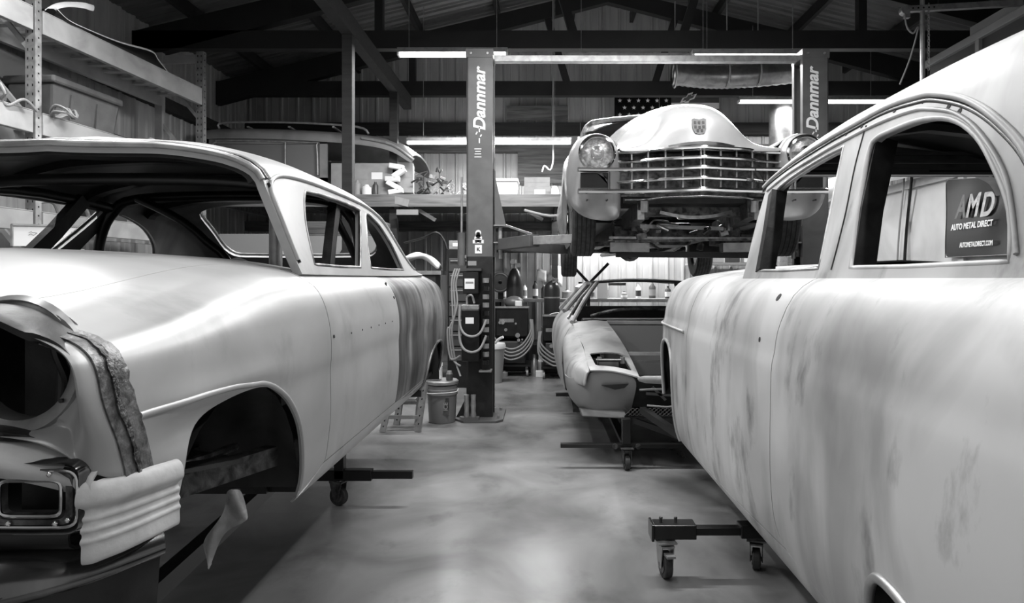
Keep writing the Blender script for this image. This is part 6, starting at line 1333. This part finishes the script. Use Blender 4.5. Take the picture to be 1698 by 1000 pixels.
bm = B(); bar(bm, (.45, 9.6, 0), (.66, 9.6, 1.35), .04, .04); bar(bm, (.95, 9.6, 1.62), (.66, 9.6, 1.32), .04, .04); bar(bm, (.40, 9.6, 1.62), (.68, 9.6, 1.32), .04, .04); bar(bm, (.66, 9.6, 1.3), (.66, 9.6, 0), .05, .05); obj('arms', bm, 'black', es); bm = B(); bar(bm, (.95, 9.6, 1.32), (1.2, 9.6, 1.32), .04, .04); obj('head', bm, 'galv', es); obj('foot', bx(.4, 1.0, 9.4, 9.8, 0, .05), 'black', es)
tag(obj('upright_box', bx(.82, 1.12, 10.2, 10.5, 1.082, 1.34) if False else bx(.86, 1.02, 10.47, 10.6, 1.082, 1.34), 'paper', bevel=.004), 'white upright box on the bench seen over the sports car roof', 'box')
# flag, emblem, ducts
fg = thing('flag', 'stars-and-stripes flag with white stars on the back wall behind the raised car cabin', 'flag', (2.0, 11.1, 3.6))
fx0, fx1, fz1 = 1.20, 2.15, 4.44
bm = B(); grid(bm, [[(fx0+(fx1-fx0)*i/12, 11.10+.01*math.sin(i*1.3), fz1-.62*j/2) for i in range(13)] for j in range(3)]); bmesh.ops.recalc_face_normals(bm, faces=bm.faces[:]); o = obj('canton', bm, 'black', fg, smooth=True); o.modifiers.new('s', 'SOLIDIFY').thickness = .003
nst = 0
for r in range(5):
    for c in range(6 if r % 2 == 0 else 5):
        cx = fx0+.09+c*.155+(.0775 if r % 2 else 0); cz = fz1-.065-r*.118; bm = B()
        prism(bm, [(cx+(.038 if i % 2 == 0 else .015)*math.sin(i*PI/5), 11.085, cz+(.038 if i % 2 == 0 else .015)*math.cos(i*PI/5)) for i in range(10)], (0, .003, 0)); obj('star', bm, 'inkw', fg)
for k in range(7): 
    z = fz1-k*.1; obj('white_stripe' if k % 2 else 'dark_stripe', bx(fx1, 2.95, 11.098, 11.102, z-.1, z), 'paper' if k % 2 else 'midgrey', fg)
for k in range(7, 12): 
    z = fz1-k*.1; obj('white_stripe' if k % 2 else 'dark_stripe', bx(fx0 if k > 6 else fx1, 2.95, 11.098, 11.102, z-.1, z), 'paper' if k % 2 else 'midgrey', fg)
bt = thing('bowtie_sign', 'small tilted bowtie-shaped metal sign hanging above the raised car hood', 'sign', at(1143, 161, 9.9))
cc = at(1142, 162, 9.9); bm = B(); S_ = .115
P = [(-1, -.38), (-.86, .22), (-.38, .22), (-.30, .62), (.38, .62), (.32, .22), (1.0, .22), (.86, -.38), (.30, -.38), (.22, -.72), (-.42, -.72), (-.36, -.38)]
def skw(a, b): return cc+Vector(((a+b*.35)*S_, 0, (b+a*.3)*S_))
prism(bm, [skw(a, b) for a, b in P], (0, .012, 0)); obj('plate', bm, 'white', bt); bm = B(); prism(bm, [skw(a*.74, b*.62)+Vector((0, -.004, 0)) for a, b in P], (0, .003, 0)); obj('centre', bm, 'midgrey', bt)
bm = B(); cyl(bm, cc+Vector((0, .02, .05)), (cc.x, cc.y+.02, 5.75), .004, n=6); obj('hanging_wire', bm, 'black', bt)
du = thing('air_duct', 'silver flexible air duct running below the roof behind the lift crossbar', 'duct', (2.9, 9.3, 4.5))
a, b = at(1115, 122, 9.2), at(1330, 118, 9.2); bm = B(); pts = [a, a.lerp(b, .3)+Vector((0, .1, -.03)), a.lerp(b, .6)+Vector((0, .05, -.04)), b]; P = smoothpath(pts, 14)
prev = None; rings = []
for i, p in enumerate(P):
    r = .15+.010*(i % 2); rings.append([bm.verts.new(p+Vector((0, r*math.cos(q), r*math.sin(q)))) for q in np.linspace(0, 2*PI, 21)[:-1]])
for i in range(len(rings)-1):
    for j in range(20): bm.faces.new((rings[i][j], rings[i][(j+1) % 20], rings[i+1][(j+1) % 20], rings[i+1][j]))
obj('flexible_hose', bm, 'alum', du, smooth=True, sharp=3)
for t_ in (.02, .42, .66):
    p = a.lerp(b, t_); bm = B(); tube(bm, [p+Vector((0, .17*math.cos(q), -.02+.17*math.sin(q))) for q in np.linspace(0, 2*PI, 20)], .012, n=6); tube(bm, [p+Vector((0, 0, .15)), p+Vector((.0, 0, 1.0))], .008); obj('strap', bm, 'hose', du, smooth=True)
sd_ = thing('vertical_duct', 'shiny vertical round metal duct behind the right headlight of the raised car', 'duct', (3.75, 10.4, 3.3))
bm = B(); cyl(bm, (3.72, 10.3, 2.6), (3.72, 10.3, 4.15), .20, n=28); obj('duct_pipe', bm, 'alum', sd_, smooth=True, sharp=.8); obj('duct_collar', cyl(B(), (3.72, 10.3, 3.3), (3.72, 10.3, 3.34), .21, n=28), 'alum', sd_, smooth=True, sharp=.8); obj('duct_foot', cyl(B(), (3.72, 10.3, 0), (3.72, 10.3, 2.6), .08, n=16), 'galv', sd_, smooth=True, sharp=.8)
# ------------------------------------------------------------------ upper right: storage loft, rail, pole, chain
lf = thing('storage_loft', 'dark panelled storage loft at upper right above the sanded car roof', 'loft', (5.8, 6.6, 2.7))
obj('panel', bx(4.62, 4.66, 4.5, 7.95, 2.75, 3.92), 'plasticd', lf); obj('end_panel', bx(4.62, 7.1, 7.92, 7.96, 2.75, 3.92), 'plasticd', lf); obj('top_rail', bx(4.57, 4.68, 4.5, 7.97, 3.92, 4.0), 'grey', lf, bevel=.004)
for y in (4.9, 5.9, 7.0): obj('stud', bx(4.58, 4.62, y-.03, y+.03, 2.75, 3.92), 'grey', lf)
obj('loft_floor', bx(4.62, 7.15, 4.5, 7.95, 2.66, 2.74), 'darkwood', lf)
tag(obj('stored_sheet', bx(4.7, 4.74, 5.6, 7.3, 4.0, 4.16), 'hose'), 'pale sheet edge lying on the storage loft rail', 'sheet')
rl2 = thing('door_track', 'pale perforated overhead track at the upper right', 'track', (4.1, 6.4, 4.05))
a, b = at(1500, 16, 6.5), at(1694, 5, 6.5); bm = B(); bar(bm, a, b, .05, .055); obj('channel', bm, 'galv', rl2); bm = B(); cyl(bm, a+Vector((0, -.03, -.01)), a+Vector((0, .03, -.01)), .045, n=16); box(bm, a+Vector((.02, 0, -.06)), (.05, .04, .05)); obj('end_roller', bm, 'galv', rl2)
bm = B()
for k in range(5): cyl(bm, a+(b-a)*(.06+k*.045)+Vector((0, -.028, .0)), a+(b-a)*(.06+k*.045)+Vector((0, -.024, 0)), .009, n=8)
obj('track_hole', bm, 'blackmatte', rl2)
bm = B(); bar(bm, b, (b.x, b.y, 4.6), .04, .04); bar(bm, a.lerp(b, .3), (a.lerp(b, .3).x, a.y, 4.6), .03, .03); obj('track_hanger', bm, 'black', rl2)
tag(obj('vertical_pole', cyl(B(), (3.72, 6.5, 3.0), (3.72, 6.5, 4.75), .022, n=12), 'galv', smooth=True, sharp=.8), 'slim vertical metal pole hanging at upper right', 'pole')
bm = B(); tube(bm, [at(1500, 22, 6.45), at(1504, 45, 6.45), at(1514, 55, 6.45), at(1522, 45, 6.45), at(1519, 62, 6.45), at(1508, 100, 6.45), at(1492, 140, 6.45)], .008, sm=6); tag(obj('pull_rope', bm, 'hose', smooth=True), 'thin pale rope looping down from the track end', 'rope')
bm = B()
for k in range(24):
    p = at(1540, 8+k*4.6, 6.48); c0 = [p+Vector(((.010*math.cos(q) if k % 2 else 0), (0 if k % 2 else .010*math.cos(q)), .019*math.sin(q))) for q in np.linspace(0, 2*PI, 9)[:-1]]; tube(bm, c0, .0035, n=5, closed=True)
tag(obj('hoist_chain', bm, 'galv', smooth=True), 'thin hoist chain hanging right of the slim pole', 'chain')
# ------------------------------------------------------------------ right partition: pipes wrapped in film, wires, banner
pipe = thing('wrapped_pipes', 'bundle of pipes wrapped in crumpled pale film along the top of the right wall', 'pipes', (4.5, 8, 2.7))
random.seed(8)
for k in range(5):
    x = 4.40+.05*(k % 3); z = 2.66+.045*k; pts = [(x+random.uniform(-.03, .03), y, z+random.uniform(-.04, .04)) for y in np.linspace(5.6, 11.0, 12)]
    bm = B(); tube(bm, pts, random.uniform(.022, .045), n=10, sm=4); obj('pipe', bm, ('white', 'galv', 'film')[k % 3], pipe, smooth=True)
rows = [[(4.34+.06*random.random()-.1*math.sin(PI*j/5), y, 2.60+.30*j/5+.03*random.random()) for j in range(6)] for y in np.linspace(5.6, 11.0, 26)]
loft('film_wrap', rows, 'white', pipe, .003, 1)
for k, (y, l) in enumerate(((8.05, 'nearer'), (8.22, 'farther'))):
    bm = B(); tube(bm, [(4.50, y, 2.9), (4.52, y+.1, 2.5), (4.55, y+.25, 2.0), (4.55, y+.3, 1.5), (4.55, y+.28, 1.1)], .012 if k else .018, sm=5); tag(obj('wall_cable', bm, 'black' if k == 0 else 'hose', smooth=True), '%s drooping cable down the right white wall, %s of two' % ('dark' if k == 0 else 'pale', l), 'cable')
bn2 = thing('banner', 'black shop banner with silver letters on the right white wall, seen through the quarter window', 'banner', (4.54, 6.95, 2.0))
def bp(x, y, dx=0): Y = 4.53*F/(x-900); return Vector((4.53-dx, Y, EYE+(462-y)*Y/F))
rows = []
for j in range(9):
    r = []
    for i in range(13):
        u, v = i/12, j/8; t0 = bp(1570, 298).lerp(bp(1686, 288), u); b0 = bp(1568, 427).lerp(bp(1682, 422), u); p = t0.lerp(b0, v)
        p.x += -.004*math.sin(u*9+v*4)-.006*math.cos(v*7+u*5)+.012*math.sin(PI*u)*.3; p.z -= .02*math.sin(PI*u)*(1-v)*.5; r.append(p)
    rows.append(r)
loft('sheet', rows, 'vinyl', bn2, .003, 1)
bm = B()
for p in (rows[0], [r[-1] for r in rows], rows[-1], [r[0] for r in rows]): tube(bm, [q+Vector((-.002, 0, 0)) for q in p], .005, n=6)
obj('hem', bm, 'dimvinyl', bn2, smooth=True)
fr = lambda x, y, d=.028: frame(bp(x, y, d), (0, -1, 0), (0, 0, 1))
text('logo_letter', 'A', .33, 'dimvinyl', fr(1596, 345), bn2, shear=.4, sx=.72); text('logo_letter', 'M', .33, 'silvervinyl', fr(1615, 343), bn2, shear=.4, sx=.78); text('logo_letter', 'D', .33, 'silvervinyl', fr(1639, 341), bn2, shear=.4, sx=.8)
text('banner_text', 'AUTO METAL DIRECT', .088, 'inkw', fr(1614, 374), bn2, shear=.2, sx=.78); text('banner_text', 'AUTOMETALDIRECT.COM', .072, 'inkw', fr(1622, 405), bn2, sx=.62)
tag(obj('wall_bracket', bx(4.40, 4.55, 9.55, 9.60, 1.44, 1.56), 'black'), 'small black bracket on the right wall seen past the door pillar', 'bracket')
